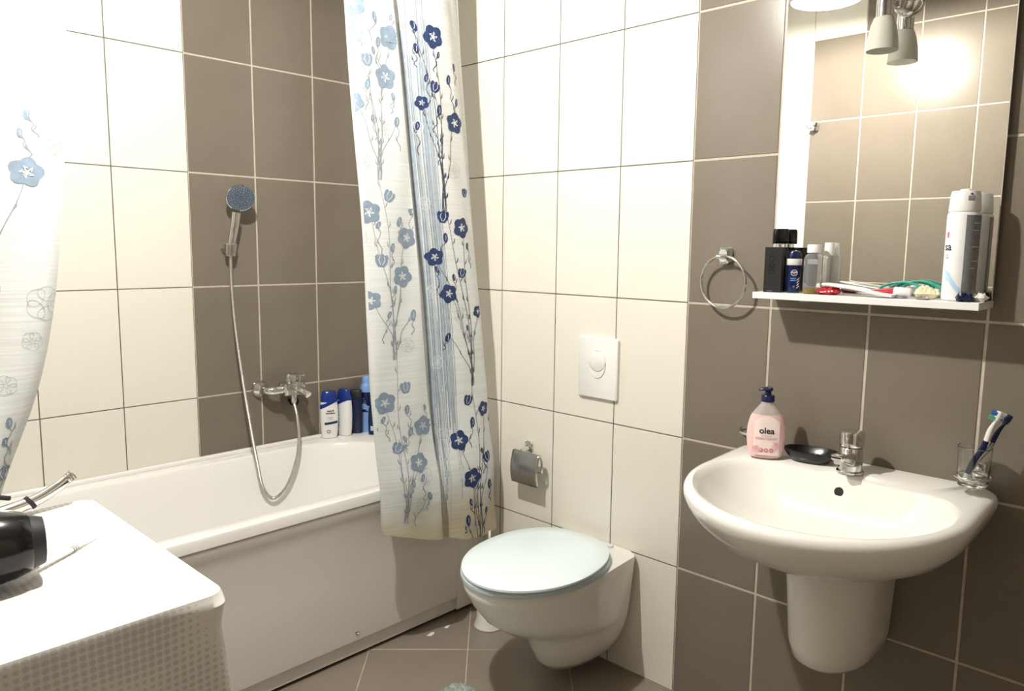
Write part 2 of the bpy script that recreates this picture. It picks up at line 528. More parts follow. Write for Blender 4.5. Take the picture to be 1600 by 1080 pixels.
# ------------------------------------------------------------------ shower mixer on the left wall
mx = thing('bath_mixer', 'chrome bath mixer tap on brown tiles above the bathtub', 'tap', (-.45, 0, .80))
for x in (-.527, -.372):
    e = obj('escutcheon', y_disc((x, 0, .803), [(.034, 0), (.034, .004), (.030, .016), (.020, .026), (.016, .034)], 28), 'chrome', mx, local=False)
arm = bmesh.new()
tube(spline([(-.527, -.030, .803), (-.522, -.052, .803), (-.505, -.068, .803), (-.47, -.072, .804)], 6), .0165, arm, 20)
obj('inlet_arm', arm, 'chrome', mx, local=False)
arm = bmesh.new()
tube(spline([(-.372, -.030, .803), (-.374, -.048, .803), (-.385, -.066, .803), (-.41, -.072, .804)], 6), .0165, arm, 20)
obj('inlet_arm', arm, 'chrome', mx, local=False)
bd = bmesh.new()
loft([rrect(-.474, -.395, -.105, -.045, z, .012, 5) for z in (.782, .786)] + [rrect(-.476, -.393, -.108, -.044, z, .016, 5) for z in (.80, .826)] + [rrect(-.47, -.40, -.10, -.05, .832, .016, 5)], bd)
obj('body', bd, 'chrome', mx, local=False)
bd = bmesh.new()
loft([ring(.83, .021, cx=-.437, cy=-.075, n=24), ring(.836, .022, cx=-.437, cy=-.075, n=24), ring(.856, .022, cx=-.437, cy=-.075, n=24), ring(.862, .019, cx=-.437, cy=-.075, n=24)], bd)
lv = obj('lever', bd, 'chrome', mx, local=False)
bd = bmesh.new()
tube([(-.437, -.08, .858), (-.437, -.11, .864), (-.437, -.155, .868), (-.437, -.17, .867)], [.012, .012, .010, .006], bd, 14, flat=.5)
obj('lever_arm', bd, 'chrome', lv, local=False)
bd = bmesh.new()
tube([(-.428, -.085, .803), (-.420, -.115, .800), (-.411, -.145, .793), (-.408, -.156, .785)], [.017, .016, .0145, .013], bd, 18)
obj('spout', bd, 'chrome', mx, local=False)
bd = lathe([(.005, .832), (.005, .848), (.012, .850), (.012, .858), (.006, .860)], cx=-.402, cy=-.082, n=16)
obj('diverter_knob', bd, 'chrome', mx, local=False)
obj('hose_outlet', lathe([(.010, .748), (.011, .752), (.011, .770), (.013, .772), (.013, .784)], cx=-.426, cy=-.078, n=18), 'chrome', mx, local=False)

# hand shower, hose and holder
sh = thing('hand_shower', 'chrome hand shower with grey-blue spray face in wall holder on brown tile', 'shower head', (-.63, -.05, 1.33))
hp = spline([(-.643, -.045, 1.325), (-.640, -.052, 1.37), (-.634, -.062, 1.42), (-.628, -.066, 1.465)], 6)
obj('handle', tube(hp, [.0135 + .003 * i / (len(hp) - 1) for i in range(len(hp))], n=18), 'chrome', sh, local=False)
axis = Vector((-.22, -.80, -.42)).normalized()          # spray direction
hc = Vector((-.617, -.078, 1.520))
def oriented(c, ax, prof, n=36):
    u = ax.orthogonal().normalized(); v = ax.cross(u)
    return loft([[tuple(Vector(c) + ax * d + (u * cos(2 * pi * i / n) + v * sin(2 * pi * i / n)) * r) for i in range(n)] for r, d in prof])
obj('head', oriented(hc, axis, [(.012, -.030), (.030, -.024), (.046, -.008), (.051, .004), (.050, .010), (.047, .011)]), 'chrome', sh, local=False)
M['spray'] = mat('spray_face', (0.085, 0.110, 0.155), 0.35, noise=(90, 0.25))
M['nozzle'] = mat('nozzle_rubber', (0.28, 0.33, 0.40), 0.5, noise=(60, .1))
sf = obj('spray_face', oriented(hc, axis, [(.0468, .010), (.046, .0135), (.030, .0145), (.008, .0145)]), 'spray', sh, local=False)
nz = bmesh.new()
u = axis.orthogonal().normalized(); v = axis.cross(u)
for R, k in ((.041, 30), (.034, 24), (.024, 12), (.013, 8)):
    for i in range(k):
        t = 2 * pi * i / k + R * 40
        p = hc + axis * .0142 + (u * cos(t) + v * sin(t)) * R
        loft([[tuple(p + axis * d + (u * cos(2 * pi * q / 6) + v * sin(2 * pi * q / 6)) * r) for q in range(6)] for r, d in ((.0017, 0), (.0012, .002))], nz)
nzo = obj('spray_nozzles', nz, 'nozzle', sf, local=False); nzo['kind'] = 'stuff'
hd = thing('shower_holder', 'dark chrome wall bracket holding the hand shower', 'bracket', (-.645, 0, 1.33))
obj('wall_plate', y_disc((-.645, 0, 1.335), [(.015, 0), (.015, .010), (.012, .014), (.011, .026)]), 'chrome_dull', hd, local=False)
cl = bmesh.new()
loft([ring(1.310, .0165, cx=-.6445, cy=-.043, n=20), ring(1.314, .0185, cx=-.6445, cy=-.043, n=20), ring(1.352, .0225, cx=-.6425, cy=-.047, n=20), ring(1.355, .0205, cx=-.6425, cy=-.047, n=20), ring(1.346, .0170, cx=-.6425, cy=-.047, n=20)], cl, True, True)
obj('cradle', cl, 'chrome_dull', hd, local=False)
# corrugated hose
hose_pts = [(-.426, -.078, .7475), (-.418, -.085, .69), (-.424, -.105, .60), (-.448, -.118, .52), (-.495, -.125, .435), (-.552, -.128, .405),
            (-.590, -.125, .455), (-.606, -.115, .56), (-.618, -.095, .70), (-.630, -.075, .86), (-.642, -.055, 1.06), (-.646, -.046, 1.22), (-.644, -.044, 1.325)]
hpath = spline(hose_pts, 30)
L = [0]
for a, b_ in zip(hpath, hpath[1:]): L.append(L[-1] + (b_ - a).length)
# resample finely for the ribs
N = 620
rs = []; k = 0
for i in range(N + 1):
    s = L[-1] * i / N
    while k < len(L) - 2 and L[k + 1] < s: k += 1
    f = (s - L[k]) / max(1e-9, L[k + 1] - L[k])
    rs.append(hpath[k].lerp(hpath[k + 1], min(1, f)))
hb = tube(rs, [.0068 if i % 2 else .0056 for i in range(N + 1)], n=10)
ho = tag(obj('shower_hose', hb, 'chrome_dull'), 'ribbed metal shower hose looping down into the bathtub', 'hose')
kn = bmesh.new()
loft([[(-.401 + r * cos(2 * pi * i / 6), -d, .742 + r * sin(2 * pi * i / 6)) for i in range(6)] for r, d in ((.008, .0), (.008, .02), (.017, .022), (.018, .045), (.014, .05))], kn)
tag(obj('valve_knob', kn, 'plastic_black', bevel=.0015), 'small black hexagonal knob on the brown tile under the mixer', 'knob')

# ------------------------------------------------------------------ shower curtains
def make_cloth(points_fn, nu, nv):
    return patch(points_fn, nu, nv)

def cat1(ctrl, s):
    """Catmull-Rom on a list of tuples, s in 0..1"""
    n = len(ctrl) - 1
    f = min(max(s, 0), 1) * n
    i = min(int(f), n - 1); t = f - i
    def g(k): return ctrl[min(max(k, 0), n)]
    a, b, c, d = g(i - 1), g(i), g(i + 1), g(i + 2)
    return [0.5 * (2 * q + (r - p) * t + (2 * p - 5 * q + 4 * r - w) * t * t + (3 * q - p - 3 * r + w) * t ** 3) for p, q, r, w in zip(a, b, c, d)]

# control rows: (x at z=2.06, y at z=2.06, x at z=.38, y at z=.38, hem z)
RIGHT_CTRL = [
    (-.478, -.796, -.338, -.850, .388),   # free edge folded back
    (-.520, -.795, -.392, -.848, .400),
    (-.590, -.796, -.478, -.838, .430),
    (-.634, -.782, -.542, -.818, .452),   # outer bend
    (-.622, -.762, -.530, -.788, .450),
    (-.560, -.756, -.440, -.782, .420),
    (-.470, -.764, -.330, -.800, .395),
    (-.435, -.774, -.296, -.812, .378),   # valley with the vertical stripes
    (-.398, -.784, -.262, -.828, .366),
    (-.330, -.800, -.190, -.846, .350),
    (-.268, -.794, -.115, -.848, .350),
    (-.226, -.776, -.070, -.838, .362),
    (-.205, -.760, -.052, -.812, .366),
    (-.180, -.752, -.036, -.790, .366),
]
ZT = 2.44
def right_cloth(s, t):
    xt, yt, xb, yb, hem = cat1(RIGHT_CTRL, s)
    w = max(0, (t - .75) / .25)
    z = ZT + (.38 - ZT) * t + (hem - .38) * w * w
    k = (2.06 - z) / (2.06 - .38)
    x = xt + (xb - xt) * k
    y = yt + (yb - yt) * k
    # small wrinkles, and a soft bulge where the fabric leans on the bath rim
    y += .0025 * sin(9 * z + 40 * s) + .002 * sin(23 * z - 25 * s) * min(1, max(0, (1.4 - z)))
    y -= .012 * math.exp(-((z - .60) / .09) ** 2)
    x += .004 * sin(5 * z + 3 * s)
    return (x, y, z)
# left curtain: (offset to the left of its edge, y at top, y at bottom)
LEFT_CTRL = [(0.0, -.770, -.800), (.03, -.792, -.825), (.08, -.800, -.83), (.13, -.785, -.81), (.155, -.760, -.785),
             (.18, -.775, -.80), (.24, -.80, -.83), (.31, -.785, -.81), (.36, -.76, -.785), (.42, -.785, -.81), (.50, -.80, -.83), (.57, -.765, -.79)]
def left_edge(z):
    pts = [(2.3, -1.342), (1.9, -1.352), (1.6, -1.372), (1.25, -1.412), (1.05, -1.452), (.90, -1.512), (.80, -1.555), (.60, -1.60), (.30, -1.62)]
    for (za, xa), (zb, xb) in zip(pts, pts[1:]):
        if z >= zb:
            f = (za - z) / (za - zb); f = min(max(f, 0), 1)
            return xa + (xb - xa) * f
    return pts[-1][1]
def left_cloth(s, t):
    off, yt, yb = cat1(LEFT_CTRL, s)
    z = ZT + (.40 - ZT) * t
    k = (2.06 - z) / 1.68
    e = (left_edge(z + .06) + left_edge(z - .06) + left_edge(z)) / 3
    sq = (e + 2.02) / (-1.342 + 2.02)
    return (e - off * sq * 1.10, yt + (yb - yt) * k + .003 * sin(8 * z + 20 * s), z)

def cloth_material(name, col):
    m = mat(name, col, 0.55)
    nt = m.node_tree
    b = nt.nodes['Principled BSDF']
    tc = nt.nodes['Texture Coordinate']
    sep = nt.nodes.new('ShaderNodeSeparateXYZ')
    nt.links.new(tc.outputs['Object'], sep.inputs[0])
    # yellowed lower hem with an uneven edge
    n = nt.nodes.new('ShaderNodeTexNoise'); n.inputs['Scale'].default_value = 9
    nt.links.new(tc.outputs['Object'], n.inputs['Vector'])
    ma = nt.nodes.new('ShaderNodeMath'); ma.operation = 'MULTIPLY_ADD'
    nt.links.new(n.outputs['Fac'], ma.inputs[0]); ma.inputs[1].default_value = .16
    nt.links.new(sep.outputs['Z'], ma.inputs[2])
    mr = nt.nodes.new('ShaderNodeMapRange')
    mr.inputs['From Min'].default_value = .50; mr.inputs['From Max'].default_value = .62
    nt.links.new(ma.outputs[0], mr.inputs['Value'])
    # fine horizontal rib lines in broken bands
    wv = nt.nodes.new('ShaderNodeTexNoise'); wv.inputs['Scale'].default_value = 1
    mp = nt.nodes.new('ShaderNodeMapping'); mp.inputs['Scale'].default_value = (5, 5, 300)
    nt.links.new(tc.outputs['Object'], mp.inputs['Vector']); nt.links.new(mp.outputs['Vector'], wv.inputs['Vector'])
    rr = nt.nodes.new('ShaderNodeMapRange')
    rr.inputs['From Min'].default_value = .35; rr.inputs['From Max'].default_value = .6
    rr.inputs['To Min'].default_value = .88; rr.inputs['To Max'].default_value = 1.0
    nt.links.new(wv.outputs['Fac'], rr.inputs['Value'])
    mix = nt.nodes.new('ShaderNodeMix'); mix.data_type = 'RGBA'
    nt.links.new(mr.outputs['Result'], mix.inputs['Factor'])
    mix.inputs[6].default_value = (.62, .56, .40, 1)
    mix.inputs[7].default_value = (*col, 1)
    sc_ = nt.nodes.new('ShaderNodeVectorMath'); sc_.operation = 'SCALE'
    nt.links.new(mix.outputs[2], sc_.inputs[0]); nt.links.new(rr.outputs['Result'], sc_.inputs['Scale'])
    nt.links.new(sc_.outputs['Vector'], b.inputs['Base Color'])
    tr = nt.nodes.new('ShaderNodeBsdfTranslucent')
    nt.links.new(sc_.outputs['Vector'], tr.inputs['Color'])
    ms = nt.nodes.new('ShaderNodeMixShader'); ms.inputs[0].default_value = .22
    out = nt.nodes['Material Output']
    nt.links.new(b.outputs[0], ms.inputs[1]); nt.links.new(tr.outputs[0], ms.inputs[2])
    nt.links.new(ms.outputs[0], out.inputs['Surface'])
    return m
M['cloth'] = cloth_material('printed_curtain_fabric', (.80, .83, .84))
M['p_dark'] = mat('navy_flower_print', (.016, .036, .115), .6, noise=(60, .35))
M['p_dark_line'] = mat('dark_stem_print', (.05, .06, .09), .6, noise=(60, .2))
M['p_pale'] = mat('pale_blue_flower_print', (.20, .265, .345), .6, noise=(60, .15))
M['p_pale_line'] = mat('pale_stem_print', (.27, .29, .32), .6, noise=(60, .2))
M['p_ghost'] = mat('grey_outline_print', (.42, .45, .48), .6, noise=(60, .2))
M['p_white'] = mat('white_flower_outline', (.86, .88, .90), .6, noise=(60, .05))
M['p_stripe'] = mat('blue_grey_stripe_print', (.26, .33, .40), .6, noise=(60, .2))
ROOM_EYE = Vector((-1.6, -2.4, 1.3))

class Printer:
    """maps flat print drawn in cloth units (metres across, metres up) onto the folded cloth"""
    def __init__(self, fn, s0, s1, sign=1):
        self.fn = fn; self.s0, self.s1 = s0, s1
    def wd(self, z):
        return (z - ZT) / (self.fn(.5, 1)[2] - ZT)
    def find(self, x, z):
        """s whose cloth point at height z has the given x (monotonic stretch)"""
        a, b = self.s0, self.s1
        fa = self.fn(a, self.wd(z))[0] - x
        for _ in range(30):
            m = (a + b) / 2
            fm = self.fn(m, self.wd(z))[0] - x
            if (fa < 0) == (fm < 0): a, fa = m, fm
            else: b = m
        return (a + b) / 2
    def point(self, x, z, lift):
        t = min(max(self.wd(z), 0), 1.0)
        s = self.find(x, z)
        p = Vector(self.fn(s, t))
        e = .004
        du = Vector(self.fn(min(s + e, 1), t)) - Vector(self.fn(max(s - e, 0), t))
        dv = Vector(self.fn(s, min(t + e, 1))) - Vector(self.fn(s, max(t - e, 0)))
        n = du.cross(dv).normalized()
        if n.dot(ROOM_EYE - p) < 0: n = -n
        return tuple(p + n * lift)
    def poly(self, bm, pts, lift, centre=None):
        c = centre or (sum(p[0] for p in pts) / len(pts), sum(p[1] for p in pts) / len(pts))
        vc = bm.verts.new(self.point(*c, lift))
        mid = [bm.verts.new(self.point((p[0] + c[0]) / 2, (p[1] + c[1]) / 2, lift)) for p in pts]
        out = [bm.verts.new(self.point(*p, lift)) for p in pts]
        n = len(pts)
        for i in range(n):
            j = (i + 1) % n
            bm.faces.new((vc, mid[i], mid[j])); bm.faces.new((mid[i], out[i], out[j], mid[j]))
    def line(self, bm, pts, w, lift):
        row = []
        for i, p in enumerate(pts):
            a = pts[max(i - 1, 0)]; b = pts[min(i + 1, len(pts) - 1)]
            dx, dz = b[0] - a[0], b[1] - a[1]
            l = math.hypot(dx, dz) or 1
            ww = w(i / (len(pts) - 1)) if callable(w) else w
            nx, nz_ = -dz / l * ww / 2, dx / l * ww / 2
            row.append((bm.verts.new(self.point(p[0] + nx, p[1] + nz_, lift)), bm.verts.new(self.point(p[0] - nx, p[1] - nz_, lift))))
        for (a, b), (c, d) in zip(row, row[1:]):
            bm.faces.new((a, b, d, c))

def petal(cx, cz, R, ang, wide=.52):
    pts = []
    for i in range(14):
        t = i / 13
        # heart-like petal: narrow root, broad notched tip
        w = wide * R * (sin(pi * min(1, t * 1.0) ** .8)) ** .7
        pts.append((t, w))
    out = []
    for t, w in pts: out.append((R * (.16 + .84 * t), w * .5 + .0))
    for t, w in reversed(pts): out.append((R * (.16 + .84 * t), -w * .5))
    tip = R * .95
    out[13] = (tip, .06 * R); out[14] = (tip, -.06 * R)
    return [(cx + a * cos(ang) - b * sin(ang), cz + a * sin(ang) + b * cos(ang)) for a, b in out]

def print_flower(pr, bm_fill, bm_line, x, z, R, rot, squash):
    for k in range(5):
        a = rot + 2 * pi * k / 5
        P = petal(x, z, R, a, .92)
        P = [(px, z + (pz - z) * squash) for px, pz in P]
        pr.poly(bm_fill, P, .0011)
    for k in range(5):      # light star in the middle
        a = rot + 2 * pi * (k + .5) / 5
        p1 = (x + .10 * R * cos(a), z + .10 * R * sin(a) * squash); p2 = (x + .40 * R * cos(a), z + .40 * R * sin(a) * squash)
        pr.line(bm_line, [p1, ((p1[0] + p2[0]) / 2, (p1[1] + p2[1]) / 2), p2], R * .05, .0022)
        b = rot + 2 * pi * k / 5
        q = (x + .24 * R * cos(b), z + .24 * R * sin(b) * squash)
        pr.line(bm_line, [p2, ((p2[0] + q[0]) / 2, (p2[1] + q[1]) / 2), q], R * .04, .0022)

def print_tulip(pr, bm_fill, bm_line, x, z, R, rot):
    def rt(a, b): return (x + a * cos(rot) - b * sin(rot), z + a * sin(rot) + b * cos(rot))
    P = [rt(a * R, b * R) for a, b in ((-.45, -.9), (-.85, -.3), (-.95, .45), (-.7, .8), (-.35, .62), (0, .95), (.38, .62), (.75, .78), (.95, .4), (.8, -.35), (.4, -.9))]
    pr.poly(bm_fill, P, .0011)
    for sgn in (-1, 1):
        pr.line(bm_line, [rt(sgn * .1 * R, -.7 * R), rt(sgn * .45 * R, 0), rt(sgn * .3 * R, .5 * R)], R * .07, .0022)

def print_bud(pr, bm_fill, bm_line, x, z, R, rot):
    P = [(x + .55 * R * cos(t) * cos(rot) - R * sin(t) * sin(rot), z + .55 * R * cos(t) * sin(rot) + R * sin(t) * cos(rot)) for t in [2 * pi * i / 10 for i in range(10)]]
    pr.poly(bm_fill, P, .0011)
    pr.line(bm_line, [(x, z - .5 * R), (x + .12 * R, z), (x, z + .5 * R)], R * .08, .0022)

def print_stem(pr, bm, x0, z0, x1, z1, rnd):
    n = max(6, int(abs(z1 - z0) / .02))
    bend = (x1 - x0) * .55
    P = []
    for i in range(n + 1):
        t = i / n
        x = x0 + (x1 - x0) * (t ** 1.8) + .006 * sin(t * 9 + x1 * 90)
        P.append((x, z0 + (z1 - z0) * t))
    pr.line(bm, P, lambda t: .0034 - .0020 * t, .0008)
    for i in range(2, n, 3):          # little leaves along the stem
        x, z = P[i]
        sg = 1 if rnd.random() > .5 else -1
        a = (x + sg * .006, z + .008); b_ = (x + sg * .008, z + .020)
        pr.line(bm, [(x, z), a, b_], lambda t: .0008 + .0030 * sin(pi * t), .0009)

def ghost_flower(pr, bm, x, z, R, rot):
    for k in range(5):
        P = petal(x, z, R, rot + 2 * pi * k / 5, 1.1)
        pr.line(bm, P + [P[0]], .0009, .0009)

def build_print(parent, pr, data, fill, linem, starm, seed):
    rnd = random.Random(seed)
    fills = bmesh.new(); stars = bmesh.new(); stems = bmesh.new()
    for x0, z0, x1, z1 in data['stem']: print_stem(pr, stems, x0, z0, x1, z1, rnd)
    for x, z, R in data['big']: print_flower(pr, fills, stars, x, z, R * 1.08, rnd.uniform(0, 1.2), rnd.uniform(.86, 1.0))
    for x, z, R in data['tul']: print_tulip(pr, fills, stars, x, z, R, rnd.uniform(-.5, .5))
    for x, z, R in data['bud']:
        print_bud(pr, fills, stars, x, z, R, rnd.uniform(-.6, .6))
        print_stem(pr, stems, x + rnd.uniform(-.02, .02), z - rnd.uniform(.04, .09), x, z - R * .8, rnd)
    for nm, bm, m in (('printed_flowers', fills, fill), ('printed_stems', stems, linem), ('printed_highlights', stars, starm)):
        o = obj(nm, bm, m, parent, smooth=False, local=False); o['kind'] = 'stuff'

REVERSE = {
    'big': [(-0.62,2.034,0.0356),(-0.499,1.965,0.0356),(-0.517,1.849,0.0356),(-0.625,1.765,0.0317),(-0.581,1.454,0.0356),(-0.454,1.381,0.0337),(-0.58,1.193,0.0297),(-0.473,1.264,0.0356),(-0.543,0.877,0.0356),(-0.409,0.788,0.0356),(-0.433,0.668,0.0356)],
    'tul': [(-0.582,1.888,0.0198),(-0.516,1.504,0.0198),(-0.546,1.313,0.0218),(-0.472,0.92,0.0198),(-0.503,0.725,0.0218),(-0.681,1.026,0.0178)],
    'bud': [(-0.553,2.012,0.0158),(-0.541,1.944,0.0158),(-0.56,1.917,0.0119),(-0.624,1.976,0.0119),(-0.491,2.023,0.0099),(-0.491,1.797,0.0119),(-0.582,1.82,0.0158),(-0.567,1.726,0.0099),(-0.481,1.724,0.0158),(-0.482,1.429,0.0158),(-0.432,1.46,0.0119),(-0.501,1.225,0.0119),(-0.436,1.143,0.0178),(-0.525,1.148,0.0119),(-0.469,0.849,0.0158),(-0.399,0.847,0.0099),(-0.458,0.775,0.0158),(-0.549,0.824,0.0119),(-0.479,0.754,0.0119),(-0.421,0.615,0.0139),(-0.46,0.599,0.0139),(-0.393,0.549,0.0158),(-0.604,1.941,0.0099),(-0.554,1.417,0.0119),(-0.509,1.351,0.0139)],
    'stem': [(-0.545,1.549,-0.625,1.765),(-0.545,1.549,-0.582,1.888),(-0.545,1.549,-0.517,1.849),(-0.545,1.549,-0.499,1.965),(-0.545,1.549,-0.481,1.724),(-0.545,1.549,-0.62,2.034),(-0.505,1.008,-0.545,1.549),(-0.505,1.008,-0.581,1.454),(-0.505,1.008,-0.454,1.381),(-0.505,1.008,-0.473,1.264),(-0.505,1.008,-0.58,1.193),(-0.505,1.008,-0.436,1.143),(-0.48,0.443,-0.505,1.008),(-0.48,0.443,-0.543,0.877),(-0.48,0.443,-0.433,0.668),(-0.48,0.443,-0.409,0.788),(-0.48,0.443,-0.503,0.725),(-0.446,0.434,-0.393,0.549)],
}
FACE = {
    'big': [(-0.331,1.999,0.0356),(-0.245,1.749,0.0376),(-0.228,1.417,0.0356),(-0.332,1.322,0.0317),(-0.283,1.204,0.0317),(-0.137,0.805,0.0277),(-0.249,0.714,0.0337),(-0.202,0.585,0.0356),(-0.155,1.139,0.0238),(-0.373,1.796,0.0218),(-0.087,0.764,0.0178)],
    'tul': [(-0.328,1.849,0.0198),(-0.301,1.451,0.0218),(-0.211,0.845,0.0198),(-0.136,0.645,0.0198),(-0.228,1.27,0.0178),(-0.202,1.532,0.0158)],
    'bud': [(-0.398,2.02,0.0178),(-0.391,1.955,0.0158),(-0.271,1.879,0.0158),(-0.312,1.948,0.0099),(-0.36,1.871,0.0119),(-0.308,1.686,0.0099),(-0.243,1.923,0.0119),(-0.292,1.384,0.0158),(-0.203,1.358,0.0119),(-0.262,1.256,0.0119),(-0.325,1.282,0.0119),(-0.195,0.769,0.0178),(-0.158,0.669,0.0099),(-0.125,0.553,0.0158),(-0.203,0.506,0.0119),(-0.133,0.469,0.0099),(-0.216,0.448,0.0178),(-0.287,1.061,0.0158),(-0.206,1.088,0.0099),(-0.235,1.815,0.0119),(-0.314,1.78,0.0178),(-0.385,1.726,0.0139)],
    'stem': [(-0.296,1.466,-0.331,1.999),(-0.296,1.466,-0.328,1.849),(-0.296,1.466,-0.373,1.796),(-0.296,1.466,-0.245,1.749),(-0.296,1.466,-0.398,2.02),(-0.187,0.89,-0.296,1.466),(-0.187,0.89,-0.228,1.417),(-0.187,0.89,-0.332,1.322),(-0.187,0.89,-0.283,1.204),(-0.187,0.89,-0.155,1.139),(-0.187,0.89,-0.287,1.061),(-0.166,0.378,-0.187,0.89),(-0.166,0.378,-0.137,0.805),(-0.175,0.381,-0.249,0.714),(-0.166,0.378,-0.202,0.585),(-0.157,0.376,-0.136,0.645),(-0.203,0.376,-0.216,0.448)],
}

curt = thing('shower_curtain', 'blue flowered shower curtain bunched up beside the toilet with a yellowed hem', 'shower curtain', (-.30, -.80, .36))
cl = obj('fabric', make_cloth(right_cloth, 170, 110), 'cloth', curt, local=False)
pr_rev = Printer(right_cloth, 0.0, 3 / 13)
pr_face = Printer(right_cloth, 6.5 / 13, 1.0)
build_print(curt, pr_rev, REVERSE, 'p_pale', 'p_pale_line', 'p_white', 3)
build_print(curt, pr_face, FACE, 'p_dark', 'p_dark_line', 'p_white', 5)
# vertical stripe print in the valley, grey outline flowers
sb = bmesh.new(); gb = bmesh.new(); wb = bmesh.new()
rnd = random.Random(11)
def face_x(z, s): return right_cloth(s, pr_face.wd(z))[0]
for i in range(44):
    s = 6.7 / 13 + (1.95 / 13) * i / 43 + rnd.uniform(-.002, .002)
    za, zb = rnd.uniform(1.9, 2.12), rnd.uniform(.42, .95)
    if rnd.random() < .3: za = rnd.uniform(.9, 1.5)
    n = 26
    pr_face.line(sb, [(face_x(za + (zb - za) * k / n, s), za + (zb - za) * k / n) for k in range(n + 1)], rnd.uniform(.0008, .0030), .0006)
for z in (1.95, 1.72, 1.49, 1.21, .98, .74, .56):
    s = 7.7 / 13
    ghost_flower(pr_face, wb, face_x(z, s), z, .022, rnd.uniform(0, 1))
for x, z, R in ((-.255, 1.60, .03), (-.235, 1.13, .03), (-.20, 1.06, .026), (-.13, .52, .02), (-.19, .43, .02), (-.25, .45, .022)):
    ghost_flower(pr_face, gb, x, z, R, rnd.uniform(0, 1))
for x, z, R in ((-.60, 1.60, .028), (-.61, 1.09, .03), (-.60, 1.02, .02), (-.46, 1.05, .024), (-.41, .62, .03), (-.42, .52, .026), (-.52, 1.70, .02), (-.61, 1.38, .025)):
    ghost_flower(pr_rev, gb, x, z, R, rnd.uniform(0, 1))
for nm, bm, m in (('printed_stripes', sb, 'p_stripe'), ('printed_outlines', gb, 'p_ghost'), ('printed_white_outlines', wb, 'p_white')):
    o = obj(nm, bm, m, curt, smooth=False, local=False); o['kind'] = 'stuff'

lc = thing('shower_curtain', 'white shower curtain with sparse blue flowers hanging behind the cloth-covered washing machine', 'shower curtain', (-1.7, -.80, .40))
obj('fabric', make_cloth(left_cloth, 150, 80), 'cloth', lc, local=False)
pl_ = Printer(left_cloth, 0.0, 1.0)
LEFT = {'big': [(-1.520, 1.84, .040), (-1.462, 1.50, .034), (-1.570, 1.20, .040), (-1.62, .93, .036), (-1.68, 1.52, .036), (-1.75, 1.2, .036)],
        'tul': [(-1.545, .86, .018), (-1.69, 1.75, .02)],
        'bud': [(-1.455, 1.62, .012), (-1.47, 1.58, .010), (-1.565, 1.29, .012), (-1.53, .97, .012), (-1.54, .93, .010), (-1.65, 1.36, .012)],
        'stem': [(-1.55, .75, -1.545, .86), (-1.60, .75, -1.57, 1.20), (-1.54, 1.20, -1.462, 1.50), (-1.62, 1.15, -1.52, 1.84), (-1.68, .8, -1.62, .93)]}
build_print(lc, pl_, LEFT, 'p_pale', 'p_pale_line', 'p_white', 9)
gb = bmesh.new()
for x, z, R in ((-1.415, 1.72, .026), (-1.40, 1.56, .02), (-1.445, 1.22, .040), (-1.475, 1.14, .022), (-1.43, 1.86, .024), (-1.39, 1.93, .02), (-1.53, 1.05, .022)):
    ghost_flower(pl_, gb, x, z, R, x * 7)
o = obj('printed_outlines', gb, 'p_ghost', lc, smooth=False, local=False); o['kind'] = 'stuff'
# curtain rail
rail = thing('curtain_rail', 'straight chrome curtain rail running above the bathtub edge', 'rail', (-1.0, -.775, 2.45))
obj('rod', tube([(RX + .002, -.775, 2.455), (-1.0, -.775, 2.455), (-.002, -.775, 2.455)], .0115, n=16), 'chrome', rail, local=False)
for x, d in ((-.002, 1), (RX + .002, -1)):
    obj('end_flange', x_disc((x, -.775, 2.455), [(.025, 0), (.025, .006 * d), (.015, .014 * d)]), 'chrome', rail, local=False)

